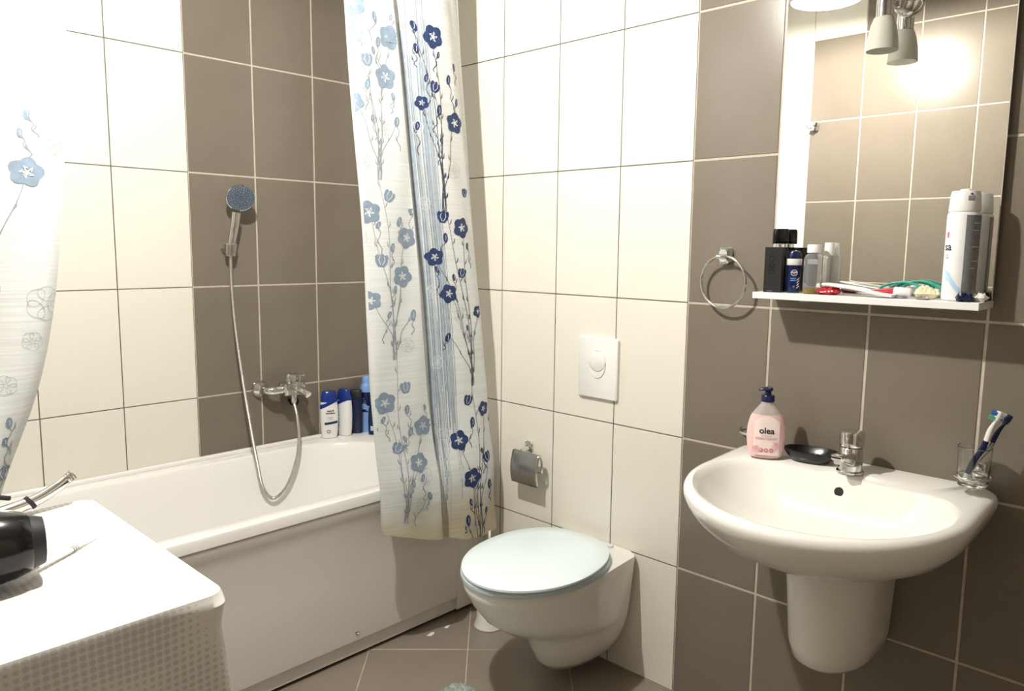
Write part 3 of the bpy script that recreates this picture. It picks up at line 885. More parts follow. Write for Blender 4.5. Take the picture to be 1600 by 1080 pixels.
# ------------------------------------------------------------------ bottles on the bath corner
def bottle_front(a, b, e=2.0):
    """map (x, z) print coordinates on the -y face of a super-ellipse bottle"""
    def fn(x, z, A=a, B=b):
        q = max(-.999, min(.999, x / A))
        y = -B * (1 - abs(q) ** e) ** (1 / e)
        return (x, y - .0006, z)
    return fn
def shampoo(name, label, loc, rot, text=True):
    t = thing(name, label, 'bottle', loc, rot)
    prof = [(0, .026, .016), (.002, .030, .019), (.03, .034, .021), (.08, .0365, .022), (.12, .036, .021), (.150, .033, .020)]
    obj('body', loft([ring(z, a, b, n=40, e=2.4) for z, a, b in prof]), 'plastic_white', t)
    cap = [(.1505, .0332, .0202), (.17, .031, .019), (.188, .027, .016), (.194, .024, .012)]
    rings = [ring(z, a, b, n=40, e=2.4) for z, a, b in cap]
    # slanted lower edge of the cap
    rings[0] = [(x, y * 1.0, .150 + .012 * (x / .033)) for x, y, z in rings[0]]
    obj('cap', loft(rings), 'blue', t)
    skirt = [ring(.128, .0362, .0213, n=40, e=2.4), ring(.152, .0342, .0208, n=40, e=2.4)]
    skirt[0] = [(x * 1.004, y * 1.004, .138 + .016 * (x / .034)) for x, y, z in skirt[0]]
    skirt[1] = [(x * 1.004, y * 1.004, .1515 + .012 * (x / .034)) for x, y, z in skirt[1]]
    obj('cap_skirt', loft(skirt, cap0=False, cap1=False), 'blue', t)
    f = bottle_front(.0362, .0222, 2.4)
    if text:
        ink('lettering', text_bm('head &\nshoulders', .0095, lambda x, y: f(x + .004, y + .112), bold=.0004), 'ink_navy', t)
        ink('lettering', text_bm('CLASSIC\nCLEAN', .0070, lambda x, y: f(x - .008, y + .086), align='LEFT', sx=.9), 'ink_grey', t)
        bm = bmesh.new(); patch(lambda u_, v_: f(-.020 + .052 * u_, .057 + .006 * u_ + .010 * v_), 10, 1, bm)
        ink('label_band', bm, 'ink_navy', t)
        bm = bmesh.new()
        n = 24
        vo = [bm.verts.new(f(-.004 + .0072 * cos(2 * pi * i / n), .030 + .0072 * sin(2 * pi * i / n))) for i in range(n)]
        vi = [bm.verts.new(f(-.004 + .0050 * cos(2 * pi * i / n), .030 + .0050 * sin(2 * pi * i / n))) for i in range(n)]
        for i in range(n): bm.faces.new((vo[i], vo[(i + 1) % n], vi[(i + 1) % n], vi[i]))
        ink('label_mark', bm, 'ink_navy', t)
    else:
        for k in range(6):
            bm = patch(lambda u_, v_: f(-.018 + .012 * u_, .040 + .014 * k + .009 * v_), 4, 1)
            ink('label_print', bm, 'ink_pale_blue', t)
    return t
ZB = ZR + .0005
shampoo('shampoo_bottle', 'white shampoo bottle with blue slanted cap and lettering facing out on bath corner', (-.246, -.040, ZB), radians(-28))
shampoo('shampoo_bottle', 'white shampoo bottle with blue cap turned sideways behind the lettered one', (-.176, -.045, ZB), radians(-75), False)
t = thing('shower_gel_bottle', 'slim black shower gel bottle between white shampoo and blue can', 'bottle', (-.118, -.044, ZB), radians(-45))
obj('body', loft([ring(z, a, b, n=36, e=3.2) for z, a, b in ((0, .024, .015), (.003, .027, .017), (.08, .028, .018), (.150, .026, .017))]), 'navy', t)
obj('cap', loft([ring(z, a, b, n=36, e=3.2) for z, a, b in ((.1505, .025, .0165), (.152, .0255, .017), (.180, .0245, .016), (.184, .022, .014))]), 'matte_black', t)
t = thing('spray_can', 'light blue spray can with navy band on bath corner', 'can', (-.064, -.046, ZB), radians(-45))
obj('base', lathe([(.024, 0), (.0262, .002), (.0262, .085)]), 'sky', t)
obj('label_band', lathe([(.0264, .085), (.0264, .170)]), 'navy', t)
obj('shoulder', lathe([(.0262, .170), (.0262, .187), (.0235, .200), (.019, .206)]), 'sky', t)
obj('cap', lathe([(.0185, .206), (.0185, .232), (.0165, .237)]), 'sky', t)
def cyl_front(R): return lambda x, z: ((R + .0006) * sin(x / R), -(R + .0006) * cos(x / R), z)
bm = patch(lambda u_, v_: cyl_front(.0264)(-.018 + .036 * u_, .092 + .024 * v_ + .006 * sin(5 * u_)), 12, 3)
ink('label_swirl', bm, 'sky', t)
for k, w in enumerate((.007, .011, .014)):
    ink('label_line', patch(lambda u_, v_: cyl_front(.0266)(-.012 + w * u_, .142 - .009 * k + .0022 * v_), 5, 1), 'ink_grey', t)
t = thing('dark_blue_bottle', 'dark blue bottle with pale printed square half hidden by the curtain', 'bottle', (-.080, -.118, ZB), radians(-40))
obj('body', loft([ring(z, a, b, n=36, e=2.6) for z, a, b in ((0, .020, .013), (.003, .023, .016), (.06, .024, .0165), (.11, .021, .015), (.125, .014, .011))]), 'navy', t)
obj('cap', loft([ring(z, a, b, n=30, e=2.4) for z, a, b in ((.1255, .013, .011), (.127, .014, .0115), (.150, .012, .010))]), 'matte_black', t)
ff = bottle_front(.0235, .0165, 2.6)
ink('label_print', patch(lambda u_, v_: ff(-.013 + .011 * u_, .018 + .020 * v_), 4, 1), 'ink_pale_blue', t)

# ------------------------------------------------------------------ wall-hung toilet
TY = -1.232
wc = thing('toilet', 'white wall-hung toilet with pale blue closed lid', 'toilet', (0, TY, 0))
def tr(hw, xm, xf, z, rc=.03, xb=-.002): return dring(hw, xb, xm, xf, z, rc, TY, tilt=0)
bowl = loft([tr(.060, -.05, -.200, .045), tr(.082, -.05, -.240, .052), tr(.110, -.03, -.268, .080), tr(.142, -.02, -.290, .130),
             tr(.160, -.02, -.310, .172), tr(.166, -.03, -.328, .192), tr(.170, -.05, -.360, .208), tr(.174, -.10, -.418, .230), tr(.180, -.16, -.476, .275), tr(.187, -.22, -.518, .330),
             tr(.191, -.26, -.540, .370), tr(.193, -.27, -.546, .390), tr(.191, -.27, -.542, .401), tr(.180, -.26, -.53, .404)])
# narrow back: pull the wall end in
for v in bowl.verts:
    if v.co.x > -.22:
        k = (v.co.x + .22) / .22
        lim = 1 - .16 * k * k
        v.co.y = TY + (v.co.y - TY) * lim
obj('bowl', bowl, 'ceramic', wc, local=False)
def oval(hw, xb, xf, z, n=64):
    cx = (xb + xf) / 2; a = (xb - xf) / 2
    out = []
    for i in range(n):
        t = 2 * pi * i / n
        c, s = cos(t), sin(t)
        e = 2.25 if c > 0 else 1.95
        out.append((cx + a * math.copysign(abs(c) ** (2 / e), c), TY + hw * math.copysign(abs(s) ** (2 / e), s), z))
    return out
def swivel(bm, deg):
    c, s = cos(radians(deg)), sin(radians(deg))
    for v in bm.verts:
        x, y = v.co.x + .30, v.co.y - TY
        v.co.x = -.30 + c * x - s * y; v.co.y = TY + s * x + c * y
    return bm
seat_b = swivel(loft([oval(.192, -.052, -.548, .4045), oval(.197, -.047, -.553, .408), oval(.197, -.047, -.553, .417), oval(.192, -.052, -.548, .4215)]), 2)
obj('seat', seat_b, 'seat', wc, local=False)
lid_b = swivel(loft([oval(.192, -.055, -.550, .4225), oval(.198, -.049, -.556, .426), oval(.198, -.049, -.556, .432), oval(.190, -.058, -.547, .4365), oval(.15, -.11, -.50, .4390), oval(.06, -.23, -.38, .4400)]), 7)
obj('lid', lid_b, 'lid', wc, local=False)
for s in (-1, 1):
    obj('hinge', lathe([(.008, .404), (.009, .406), (.009, .412), (.006, .414)], cx=-.026, cy=TY + s * .075, n=18), 'plastic_white', wc, local=False)
obj('bolt_cover', x_disc((-.10, TY - .150, .25), [(.006, 0), (.004, .004)], 12), 'ceramic', wc, local=False)

# flush plate
fpl = thing('flush_plate', 'white rectangular flush plate with round two-part button above the toilet', 'flush plate', (0, -1.226, .975))
def plate(y0, y1, z0, z1, x0, x1, r=.008, k=5):
    def rr(x, i): return [(x, a, b) for a, b, _ in rrect(y0 + i, y1 - i, z0 + i, z1 - i, 0, r, k)]
    return loft([rr(x0, 0), rr(x1 + .002, 0), rr(x1, .002)])
obj('plate', plate(-1.304, -1.148, .876, 1.072, -.001, -.013), 'plastic_white', fpl, local=False)
obj('button_gap', x_disc((-.0125, -1.226, .985), [(.0338, 0), (.0338, .0008)], 40, 1.0, 1.32), 'ink_grey', fpl, local=False)
def moon(bm, rad, z_c, keep, x):
    pass
# large oval button and the crescent button below it
bt = bmesh.new()
n = 40
big = [(-1.226 + .0325 * cos(2 * pi * i / n), .985 + .0432 * sin(2 * pi * i / n)) for i in range(n)]
cut = [(-1.226 + .0325 * cos(2 * pi * i / n), .996 + .0322 * sin(2 * pi * i / n)) for i in range(n)]
loft([[(x, y + (-1.226 - y) * s, z + (.996 - z) * s) for y, z in cut] for x, s in ((-.0125, 0), (-.0158, 0), (-.0165, .03))], bt)
obj('full_flush_button', bt, 'plastic_white', fpl, local=False)
cr = bmesh.new()
outer = [(-1.226 + .0328 * cos(t), .985 + .0434 * sin(t)) for t in [pi + .12 + (pi - .24) * i / 24 for i in range(25)]]
innr = [(-1.226 + .0338 * cos(t), .996 + .0338 * sin(t)) for t in [pi + .28 + (pi - .56) * i / 24 for i in range(25)]]
loft([[(x, y, z) for y, z in outer + innr[::-1]] for x in (-.0125, -.0155)], cr)
obj('half_flush_button', cr, 'plastic_white', fpl, smooth=False, local=False)

# toilet paper holder with flap cover
ph = thing('paper_holder', 'empty chrome toilet paper holder with curved flap on white tile', 'paper holder', (0, -.95, .64))
obj('wall_mount', plate(-.948, -.912, .632, .678, -.001, -.010, .012), 'chrome', ph, local=False)
pb = bmesh.new()
tube([(-.008, -.930, .655), (-.03, -.930, .652), (-.045, -.930, .648)], [.010, .009, .009], pb, 16)
obj('neck', pb, 'chrome', ph, local=False)
obj('top_bar', tube([(-.048, -.900, .648), (-.048, -.96, .648), (-.048, -1.022, .648)], .0065, n=14), 'chrome', ph, local=False)
def flap(u_, v_):
    y = -.898 - .126 * u_
    a = v_ * 1.0
    z = .652 - .112 * v_
    x = -.054 - .012 * sin(pi * v_ * .9)
    return (x, y, z)
fb = patch(flap, 10, 14)
fo = obj('flap', fb, 'chrome_dull', ph, local=False)
sm = fo.modifiers.new('thickness', 'SOLIDIFY'); sm.thickness = .0016; sm.offset = 0
obj('roll_bar', tube(spline([(-.046, -1.018, .648), (-.046, -1.026, .63), (-.046, -1.027, .60), (-.046, -1.02, .592), (-.046, -.98, .592), (-.046, -.90, .592)], 6), .0042, n=12), 'chrome', ph, local=False)

# toilet brush
br = thing('toilet_brush', 'white toilet brush in flared holder between bathtub and toilet', 'toilet brush', (-.110, -.842, 0))
obj('holder', lathe([(.052, .0), (.054, .004), (.046, .03), (.042, .08), (.041, .11), (.037, .112), (.037, .09)], cx=0, cy=0, n=40), 'plastic_white', br)
obj('handle', lathe([(.006, .08), (.009, .115), (.007, .20), (.0085, .28), (.007, .312)], n=16), 'plastic_white', br)
lp = torus((0, 0, .331), (.7, -.7, 0), .016, .0045, n=28, m=8)
for v in lp.verts: v.co.z = .331 + (v.co.z - .331) * 1.35
obj('hanging_loop', lp, 'plastic_white', br)

# bath mat (its corner shows)
def matfn(u_, v_):
    x = -.435 - .50 * u_; y = -1.035 - .42 * v_
    e = min(u_, 1 - u_, v_, 1 - v_)
    z = .004 + .014 * min(1, e * 22) + .0035 * sin(97 * u_ + 3 * sin(40 * v_)) * sin(83 * v_) + random.uniform(-.0025, .0025)
    w = .008 * sin(13 * v_) * (1 - u_)
    cr_ = max(0, .06 - u_) * max(0, .07 - v_) * 60        # rounded corner
    return (x + w - cr_ * .1, y - cr_ * .1, max(.002, z))
mb = patch(matfn, 110, 90)
mo = tag(obj('bath_mat', mb, 'mat', smooth=True), 'fluffy grey-green bath mat on the floor in front of the toilet', 'mat')
mo.modifiers.new('thick', 'SOLIDIFY').thickness = .002
# soap suds on the floor by the bath
for i, (x, y, r) in enumerate(((-.30, -.745, .016), (-.225, -.745, .012))):
    b = bmesh.new()
    loft([[(x + (r + .004 * sin(3 * t_ + i)) * s_ * cos(t_), y + .5 * (r + .004 * sin(2 * t_)) * s_ * sin(t_), z) for t_ in [2 * pi * k / 20 for k in range(20)]] for z, s_ in ((.0003, 1), (.0014, .9), (.002, .5))], b)
    tag(obj('floor_splash', b, 'paper'), ('larger whitish splash on the floor tile in front of the bath kick board', 'smaller whitish splash on the floor tile close to the toilet brush')[i], 'splash')

# ------------------------------------------------------------------ towel ring
tg = thing('towel_ring', 'chrome towel ring on brown tile beside the mirror shelf', 'towel ring', (0, -1.655, 1.34))
def tp(x, i, z0, z1): return [(x, a, b) for a, b, _ in rrect(-1.672 + i, -1.638 - i, z0 + i, z1 - i, 0, .010, 5)]
obj('mount', loft([tp(-.001, 0, 1.312, 1.360), tp(-.020, .001, 1.312, 1.360), tp(-.026, .005, 1.314, 1.358)]), 'chrome', tg, local=False)
obj('clip', tube([(-.034, -1.642, 1.334), (-.034, -1.655, 1.334), (-.034, -1.668, 1.334)], .0068, n=16), 'chrome', tg, local=False)
obj('ring', torus((-.036, -1.664, 1.265), (1, -.10, .03), .0705, .0036, n=64, m=10), 'chrome', tg, local=False)

# ------------------------------------------------------------------ washbasin with half pedestal
SY = -2.047
bs = thing('washbasin', 'white ceramic wall-mounted washbasin with overflow hole', 'washbasin', (0, SY, .66))
TL = .032
def sr(hw, xm, xf, z, rc=.05, xb=-.001): return dring(hw, xb, xm, xf, z, rc, SY, tilt=TL)
rings = [sr(.105, -.13, -.27, .640, .03), sr(.14, -.15, -.33, .655, .035), sr(.20, -.18, -.42, .688, .04), sr(.258, -.20, -.492, .725, .05), sr(.287, -.22, -.533, .762, .055),
         sr(.299, -.23, -.554, .790, .055), sr(.304, -.235, -.562, .808, .055), sr(.304, -.235, -.562, .818, .055), sr(.300, -.235, -.558, .8255, .053), sr(.293, -.235, -.552, .829, .052),
         sr(.284, -.235, -.543, .830, .05),
         sr(.278, -.26, -.535, .829, .11, -.128), sr(.272, -.26, -.529, .826, .11, -.133), sr(.264, -.26, -.518, .812, .11, -.138), sr(.245, -.26, -.490, .775, .105, -.148),
         sr(.205, -.26, -.44, .738, .09, -.165), sr(.14, -.27, -.37, .716, .06, -.195), sr(.035, -.28, -.31, .708, .02, -.25)]
obj('bowl', loft(rings), 'ceramic', bs, local=False)
of = bmesh.new()
ox = Vector((-.1395, SY, .788)); oax = Vector((-1, 0, .22)).normalized()
ow = obj('overflow_hole', oriented(ox, oax, [(.0125, -.004), (.0125, .003), (.0105, .0035), (.010, .002)], 28), 'chrome', bs, local=False)
obj('overflow_dark', oriented(ox, oax, [(.0112, .0028), (.0108, .0040), (.004, .0042)], 28), 'rubber', ow, local=False)
obj('drain', lathe([(.026, .682), (.026, .7015), (.020, .7025), (.012, .700)], cx=-.28, cy=SY, n=28), 'chrome', bs, local=False)
pd = thing('half_pedestal', 'white ceramic half pedestal hiding the pipes under the washbasin', 'pedestal', (0, SY, .366))
def pr_(hw, xm, xf, z): return dring(hw, -.001, xm, xf, z, .012, SY)
obj('cover', loft([pr_(.055, -.08, -.175, .366), pr_(.074, -.10, -.220, .371), pr_(.088, -.11, -.248, .390), pr_(.094, -.12, -.260, .425), pr_(.100, -.13, -.272, .55), pr_(.105, -.14, -.280, .6295)]), 'ceramic', pd, local=False)

# basin tap
TXX, TYY, TZ0 = -.092, SY - .004, .8275
tp_ = thing('basin_tap', 'chrome single-lever basin tap on the washbasin rim', 'tap', (TXX, TYY, TZ0))
obj('base', lathe([(.031, 0), (.031, .004), (.0285, .007)], n=32), 'chrome', tp_)
obj('body', lathe([(.0270, .006), (.0265, .060), (.025, .062)], n=32), 'chrome', tp_)
sp_ = bmesh.new()
loft([[(x, a, b) for a, b, _ in rrect(-w, w, z0, z1, 0, .006, 4)] for x, w, z0, z1 in ((-.010, .018, .016, .052), (-.045, .0165, .030, .055), (-.075, .015, .040, .058), (-.088, .014, .045, .059), (-.092, .011, .048, .057))], sp_)
spo = obj('spout', sp_, 'chrome', tp_)
obj('aerator', lathe([(.009, .036), (.010, .038), (.010, .046)], cx=-.078, n=20), 'chrome_dull', spo)
lvr = obj('lever', lathe([(.0235, .063), (.0275, .065), (.0285, .096), (.0275, .099), (.020, .101)], n=32), 'chrome', tp_)
obj('lever_tab', tube([(-.015, 0, .098), (-.04, 0, .105), (-.058, 0, .108)], [.011, .010, .006], n=14, flat=.35), 'chrome', lvr)

# soap dispenser
sd = thing('soap_bottle', 'pink rose hand soap bottle with navy pump on the washbasin', 'soap bottle', (-.112, -1.846, .8285), radians(-62))
prof = [(0, .034, .020), (.003, .039, .024), (.02, .044, .026), (.05, .0475, .027), (.080, .046, .0265), (.100, .0415, .025), (.112, .036, .023)]
obj('body', loft([ring(z, a, b, n=48, e=2.3) for z, a, b in prof]), 'pink', sd)
M['soap_shell'] = mat('translucent_shell', (.80, .74, .70), .15, trans=.55, ior=1.3, noise=(12, .04))
neck = [(.1122, .036, .023), (.122, .029, .020), (.132, .021, .016), (.138, .0165, .0145), (.143, .015, .014)]
obj('shoulder', loft([ring(z, a, b, n=48, e=2.2) for z, a, b in neck]), 'soap_shell', sd)
pm = obj('pump', lathe([(.0155, .143), (.0165, .144), (.0165, .158), (.015, .160), (.0075, .161), (.0075, .170), (.010, .171), (.0125, .174), (.011, .179), (.005, .181)], n=28), 'navy', sd)
obj('pump_spout', tube([(-.004, 0, .174), (-.018, 0, .174), (-.022, 0, .171)], [.006, .005, .0035], n=12, flat=.7), 'navy', pm)
sfn0 = bottle_front(.0475, .0272, 2.3)
sfn = lambda x, z: sfn0(x, z)[:1] + (sfn0(x, z)[1] - .0006,) + (z,)
lb = bmesh.new()       # pale label panel with arched top
def lab(u_, v_):
    z = .010 + (.085 + .016 * sin(pi * u_)) * v_ * (1.0)
    w = .031
    return sfn((-w + 2 * w * u_), z)
patch(lab, 24, 12, lb)
ink('label', lb, 'pink_pale', sd)
def up(fn, d=.0011): return lambda x, z: (fn(x, z)[0], fn(x, z)[1] - d, fn(x, z)[2])
s2 = up(sfn)
ink('lettering', text_bm('olea', .022, lambda x, y: s2(x, y + .066), bold=.0004), 'ink_black', sd)
ink('lettering', text_bm('liquid soap', .0055, lambda x, y: s2(x, y + .0590)), 'ink_grey', sd)
ink('lettering', text_bm('ROSE&YOGHURT', .0085, lambda x, y: s2(x, y + .050), sx=.80), 'pink_dark', sd)
for k in (-1, 0, 1):
    bm = bmesh.new()
    n = 20
    c_ = bm.verts.new(s2(k * .0125, .023))
    vo = [bm.verts.new(s2(k * .0125 + .0052 * cos(2 * pi * i / n), .023 + .0052 * sin(2 * pi * i / n))) for i in range(n)]
    for i in range(n): bm.faces.new((c_, vo[i], vo[(i + 1) % n]))
    ro = ink('round_mark', bm, 'pink_dark', sd)
    bm = bmesh.new()
    s3 = up(s2, .0005)
    for ang in (0, 2.1, 4.2):
        pts = [(k * .0125 + .0032 * cos(ang + k) * t_, .023 + .0032 * sin(ang + k) * t_) for t_ in (0, 1)]
        dx, dz = -(pts[1][1] - pts[0][1]) * .2, (pts[1][0] - pts[0][0]) * .2
        bm.faces.new([bm.verts.new(s3(a, b_)) for a, b_ in ((pts[0][0] + dx, pts[0][1] + dz), (pts[1][0] + dx, pts[1][1] + dz), (pts[1][0] - dx, pts[1][1] - dz), (pts[0][0] - dx, pts[0][1] - dz))])
    ink('mark_lines', bm, 'pink_pale', ro)
M['petal'] = mat('rose_petal_print', (.80, .45, .50), .4, noise=(80, .15))
for cx_, cz_, R_ in ((-.024, .024, .011), (.024, .038, .008), (.020, .030, .006)):
    bm = bmesh.new()
    for k in range(5):
        P = petal(cx_, cz_, R_, k * 1.2566 + cx_ * 50, 1.0)
        bm.faces.new([bm.verts.new(s2(*p)) for p in P])
    ro = ink('label_rose', bm, 'petal', sd); ro['kind'] = 'stuff'

# black soap dish
dz = thing('soap_dish', 'black oval plastic soap dish between soap bottle and basin tap', 'soap dish', (-.068, -1.945, .829), radians(-83))
dr = [ring(z, a, b, n=48, e=2.5) for z, a, b in ((0, .042, .026), (.002, .046, .030), (.014, .058, .037), (.026, .066, .042), (.028, .066, .042), (.028, .062, .038), (.018, .056, .033), (.010, .046, .027))]
obj('tray', loft(dr), 'plastic_black', dz)
for k in range(-3, 4):
    obj('drain_rib', box(k * .012 - .0016, k * .012 + .0016, -.022, .022, .010, .0145), 'plastic_black', dz, smooth=False)

# chrome soap holder on the wall behind the bottle
hd2 = thing('glass_holder', 'small chrome ring holder with clear glass dish on the wall behind soap bottle', 'soap holder', (0, -1.785, .885))
HY = -1.785
obj('wall_mount', plate(HY - .014, HY + .014, .858, .890, -.001, -.010, .010), 'chrome', hd2, local=False)
obj('arm', tube([(-.009, HY, .872), (-.027, HY, .872)], .006, n=12), 'chrome', hd2, local=False)
obj('ring', torus((-.058, HY, .872), (0, 0, 1), .034, .004, n=40), 'chrome', hd2, local=False)
obj('dish', lathe([(.018, .856), (.027, .862), (.031, .873), (.035, .880), (.032, .880), (.026, .868), (.014, .861)], cx=-.058, cy=HY, n=36), 'glass', hd2, local=False)

# tumbler with toothbrushes
CX, CY, CZ = -.072, -2.303, .846
ch = thing('cup_holder', 'chrome ring holder on the wall carrying the toothbrush glass', 'cup holder', (0, CY, .86))
obj('wall_mount', plate(CY - .016, CY + .016, .848, .884, -.001, -.010, .010), 'chrome', ch, local=False)
obj('arm', tube([(-.009, CY, .868), (CX + .037, CY, .868)], .0055, n=12), 'chrome', ch, local=False)
obj('ring', torus((CX, CY, .868), (0, 0, 1), .0355, .0032, n=40), 'chrome', ch, local=False)
gl = lathe([(.024, 0), (.0285, .002), (.0300, .010), (.0335, .088), (.0325, .0885), (.0312, .087), (.0280, .016), (.0265, .011), (.010, .010)], n=44)
glass = tag(obj('toothbrush_glass', gl, 'glass'), 'clear glass tumbler holding toothbrushes at the washbasin corner', 'glass')
glass.location = (CX, CY, CZ)
def toothbrush(label, base, top, colm, head, bm1, bm2, facing):
    t = thing('toothbrush', label, 'toothbrush', base)
    B = Vector(base); T = Vector(top) - B
    d = T.normalized()
    side = Vector(facing); side = (side - d * side.dot(d)).normalized()
    P = spline([Vector((0, 0, 0)), T * .25 + side * .001, T * .5 - side * .003, T * .72 + side * .001, T * .86, T], 6)
    n = len(P)
    R = [.0052 if i < n * .55 else (.0052 - .0022 * (i - n * .55) / (n * .2) if i < n * .75 else .0032) for i in range(n)]
    R = [max(.0030, r) for r in R]
    k0 = int(n * .80)
    for i in range(k0, n): R[i] = .0032 + .0034 * sin(pi * (i - k0) / (n - k0 - .2)) ** .5 if i > k0 else .0034
    obj('handle', tube(P, R, n=12, flat=.7), colm, t)
    obj('grip', tube(P[2:int(n * .5)], [r * 1.12 for r in R[2:int(n * .5)]], n=12, flat=.72), head, t)
    for j, m_ in ((0, bm1), (1, bm2)):
        b = bmesh.new()
        for a in range(3):
            for c in (-1, 0, 1):
                q = P[-1] - d * (.004 + .008 * j + a * .0026 + .0035 * j)
                q = q + side.cross(d) * (c * .0028) + side * .003
                tube([q, q + side * .011], .0014, b, 6)
        o = obj('bristles', b, m_, t); o['kind'] = 'stuff'
    return t
M['green'] = mat('green_bristle', (.10, .40, .28), .5, noise=(50, .1))
M['brush_blue'] = mat('blue_bristle', (.03, .13, .50), .5, noise=(50, .1))
toothbrush('white toothbrush with blue and green bristles leaning in the glass', (CX - .012, CY + .012, CZ + .016), (CX - .010, CY - .042, 1.020), 'plastic_white', 'navy', 'brush_blue', 'green', (-.2, .5, .8))
toothbrush('dark navy and silver toothbrush leaning in the glass', (CX + .006, CY + .014, CZ + .018), (CX + .006, CY - .058, 1.012), 'navy', 'chrome_dull', 'ink_grey', 'ink_grey', (.3, .8, .5))

# ------------------------------------------------------------------ mirror, shelf, lamp
MY0, MY1 = -2.297, -1.800
mr = thing('wall_mirror', 'frameless rectangular mirror above the white shelf', 'mirror', (-.01, -2.05, 1.25))
obj('backing', box(-.0165, -.003, MY0 + .012, MY1 - .012, 1.262, 2.03), 'mirror_edge', mr, smooth=False, local=False)
obj('glass', box(-.0205, -.017, MY0, MY1, 1.2485, 2.05), 'mirror', mr, smooth=False, local=False)
obj('polished_edge', box(-.0203, -.0168, MY0 - .0018, MY0, 1.2485, 2.05), 'mirror_edge', mr, smooth=False, local=False)
obj('polished_edge', box(-.0203, -.0168, MY1, MY1 + .0018, 1.2485, 2.05), 'mirror_edge', mr, smooth=False, local=False)
SZ = 1.248
shf = thing('shelf', 'white board shelf mounted under the mirror', 'shelf', (0, -2.048, SZ - .016))
obj('board', box(-.126, -.001, MY0 - .001, MY1 + .004, SZ - .016, SZ), 'plastic_white', shf, smooth=False, local=False, bevel=.0012)
for y in (-1.90, -2.20):
    obj('bracket', box(-.06, -.001, y - .01, y + .01, SZ - .022, SZ - .016), 'chrome_dull', shf, smooth=False, local=False)

lp_ = thing('mirror_lamp', 'chrome spot lamp with frosted glass shade clipped over the mirror', 'lamp', (-.02, -2.075, 1.90))
obj('mount', x_disc((-.0208, -2.085, 1.908), [(.030, 0), (.030, .010), (.024, .018), (.012, .022)], 32), 'chrome', lp_, local=False)
obj('joint', lathe([(.003, -.017), (.012, -.012), (.017, 0), (.012, .012), (.003, .017)], cx=0, cy=0, n=24), 'chrome', lp_).location = (-.052 + .02, -2.072 + 2.075, 1.905 - 1.90)
obj('arm', tube(spline([(-.040, -2.083, 1.908), (-.055, -2.072, 1.907), (-.075, -2.062, 1.900), (-.088, -2.058, 1.888)], 5), .007, n=14), 'chrome', lp_, local=False)
obj('socket', lathe([(.0155, 1.865), (.0185, 1.868), (.0185, 1.905), (.012, 1.912)], cx=-.090, cy=-2.0575, n=28), 'chrome', lp_, local=False)
shd = obj('shade', lathe([(.0175, 1.868), (.021, 1.866), (.0265, 1.850), (.031, 1.825), (.0335, 1.796), (.0318, 1.796), (.0292, 1.825), (.0245, 1.849), (.019, 1.862)], cx=-.090, cy=-2.0565, n=40), 'frosted', lp_, local=False)
obj('bulb', lathe([(.003, 1.806), (.011, 1.809), (.0155, 1.818), (.0155, 1.830), (.012, 1.845), (.010, 1.860)], cx=-.090, cy=-2.0565, n=24), 'plastic_white', lp_, local=False)

# hook on the opposite wall (seen in the mirror)
hk = thing('wall_hook', 'small chrome double hook on the opposite wall reflected in the mirror', 'hook', (RX, -1.035, 1.975))
obj('plate', lathe([(.020, -.020), (.023, 0), (.020, .020)], n=20), 'chrome', hk).location = (.012, 0, 0)
for s in (-1, 1):
    obj('prong', tube(spline([(.02, s * .008, 0), (.045, s * .014, -.012), (.062, s * .018, -.004), (.066, s * .019, .010)], 5), .003, n=10), 'chrome', hk)

# ------------------------------------------------------------------ things on the shelf
S0 = SZ + .0004
t = thing('black_carton', 'small upright black cardboard box on the shelf end nearest the towel ring', 'box', (-.092, -1.834, S0), radians(-76))
obj('carton', box(-.021, .021, -.015, .015, 0, .112), 'matte_black', t, smooth=False, bevel=.0008)
for k in range(3):
    bm = torus((-.004, -.0152, .052 + .016 * k), (0, 1, 0), .0055, .0009, n=20, m=6)
    obj('embossed_mark', bm, 'matte_black', t)
ink('label_line', patch(lambda u_, v_: (-.012 + .012 * u_, -.0158, .003 + .001 * v_), 2, 1), 'ink_grey', t)
t = thing('cologne_bottle', 'black bottle with tall black cap behind the black box on the shelf', 'bottle', (-.046, -1.826, S0), radians(-60))
obj('body', loft([ring(z, a, b, n=36, e=3.5) for z, a, b in ((0, .019, .014), (.002, .021, .016), (.105, .021, .016), (.112, .018, .013))]), 'plastic_black', t)
obj('collar', lathe([(.012, .112), (.012, .120)], n=24), 'chrome', t)
obj('cap', loft([ring(z, a, b, n=36, e=3.5) for z, a, b in ((.1205, .0185, .014), (.122, .0195, .015), (.150, .0195, .015), (.158, .017, .013))]), 'plastic_black', t)
t = thing('deodorant', 'navy roll-on deodorant with white band and round emblem beside clear bottle', 'deodorant', (-.075, -1.878, S0), radians(-62))
prof = [(0, .0145, .011), (.003, .0165, .0125), (.03, .0175, .0130), (.05, .0165, .0125), (.068, .0175, .013)]
obj('body', loft([ring(z, a, b, n=36) for z, a, b in prof]), 'navy', t)
obj('white_band', loft([ring(z, a, b, n=36) for z, a, b in ((.0680, .0176, .0131), (.0685, .0180, .0135), (.083, .0182, .0137), (.0835, .0178, .0133))]), 'plastic_white', t)
obj('cap', loft([ring(z, a, b, n=36) for z, a, b in ((.0835, .0176, .0131), (.094, .0170, .0128), (.101, .0135, .0105), (.104, .007, .006))]), 'navy', t)
dfn0 = bottle_front(.0172, .0129); dfn = lambda x, z: (dfn0(x, z)[0], dfn0(x, z)[1] - .0004, z)
n = 28; bm = bmesh.new()
vo = [bm.verts.new(dfn(.0078 * cos(2 * pi * i / n), .049 + .0078 * sin(2 * pi * i / n))) for i in range(n)]
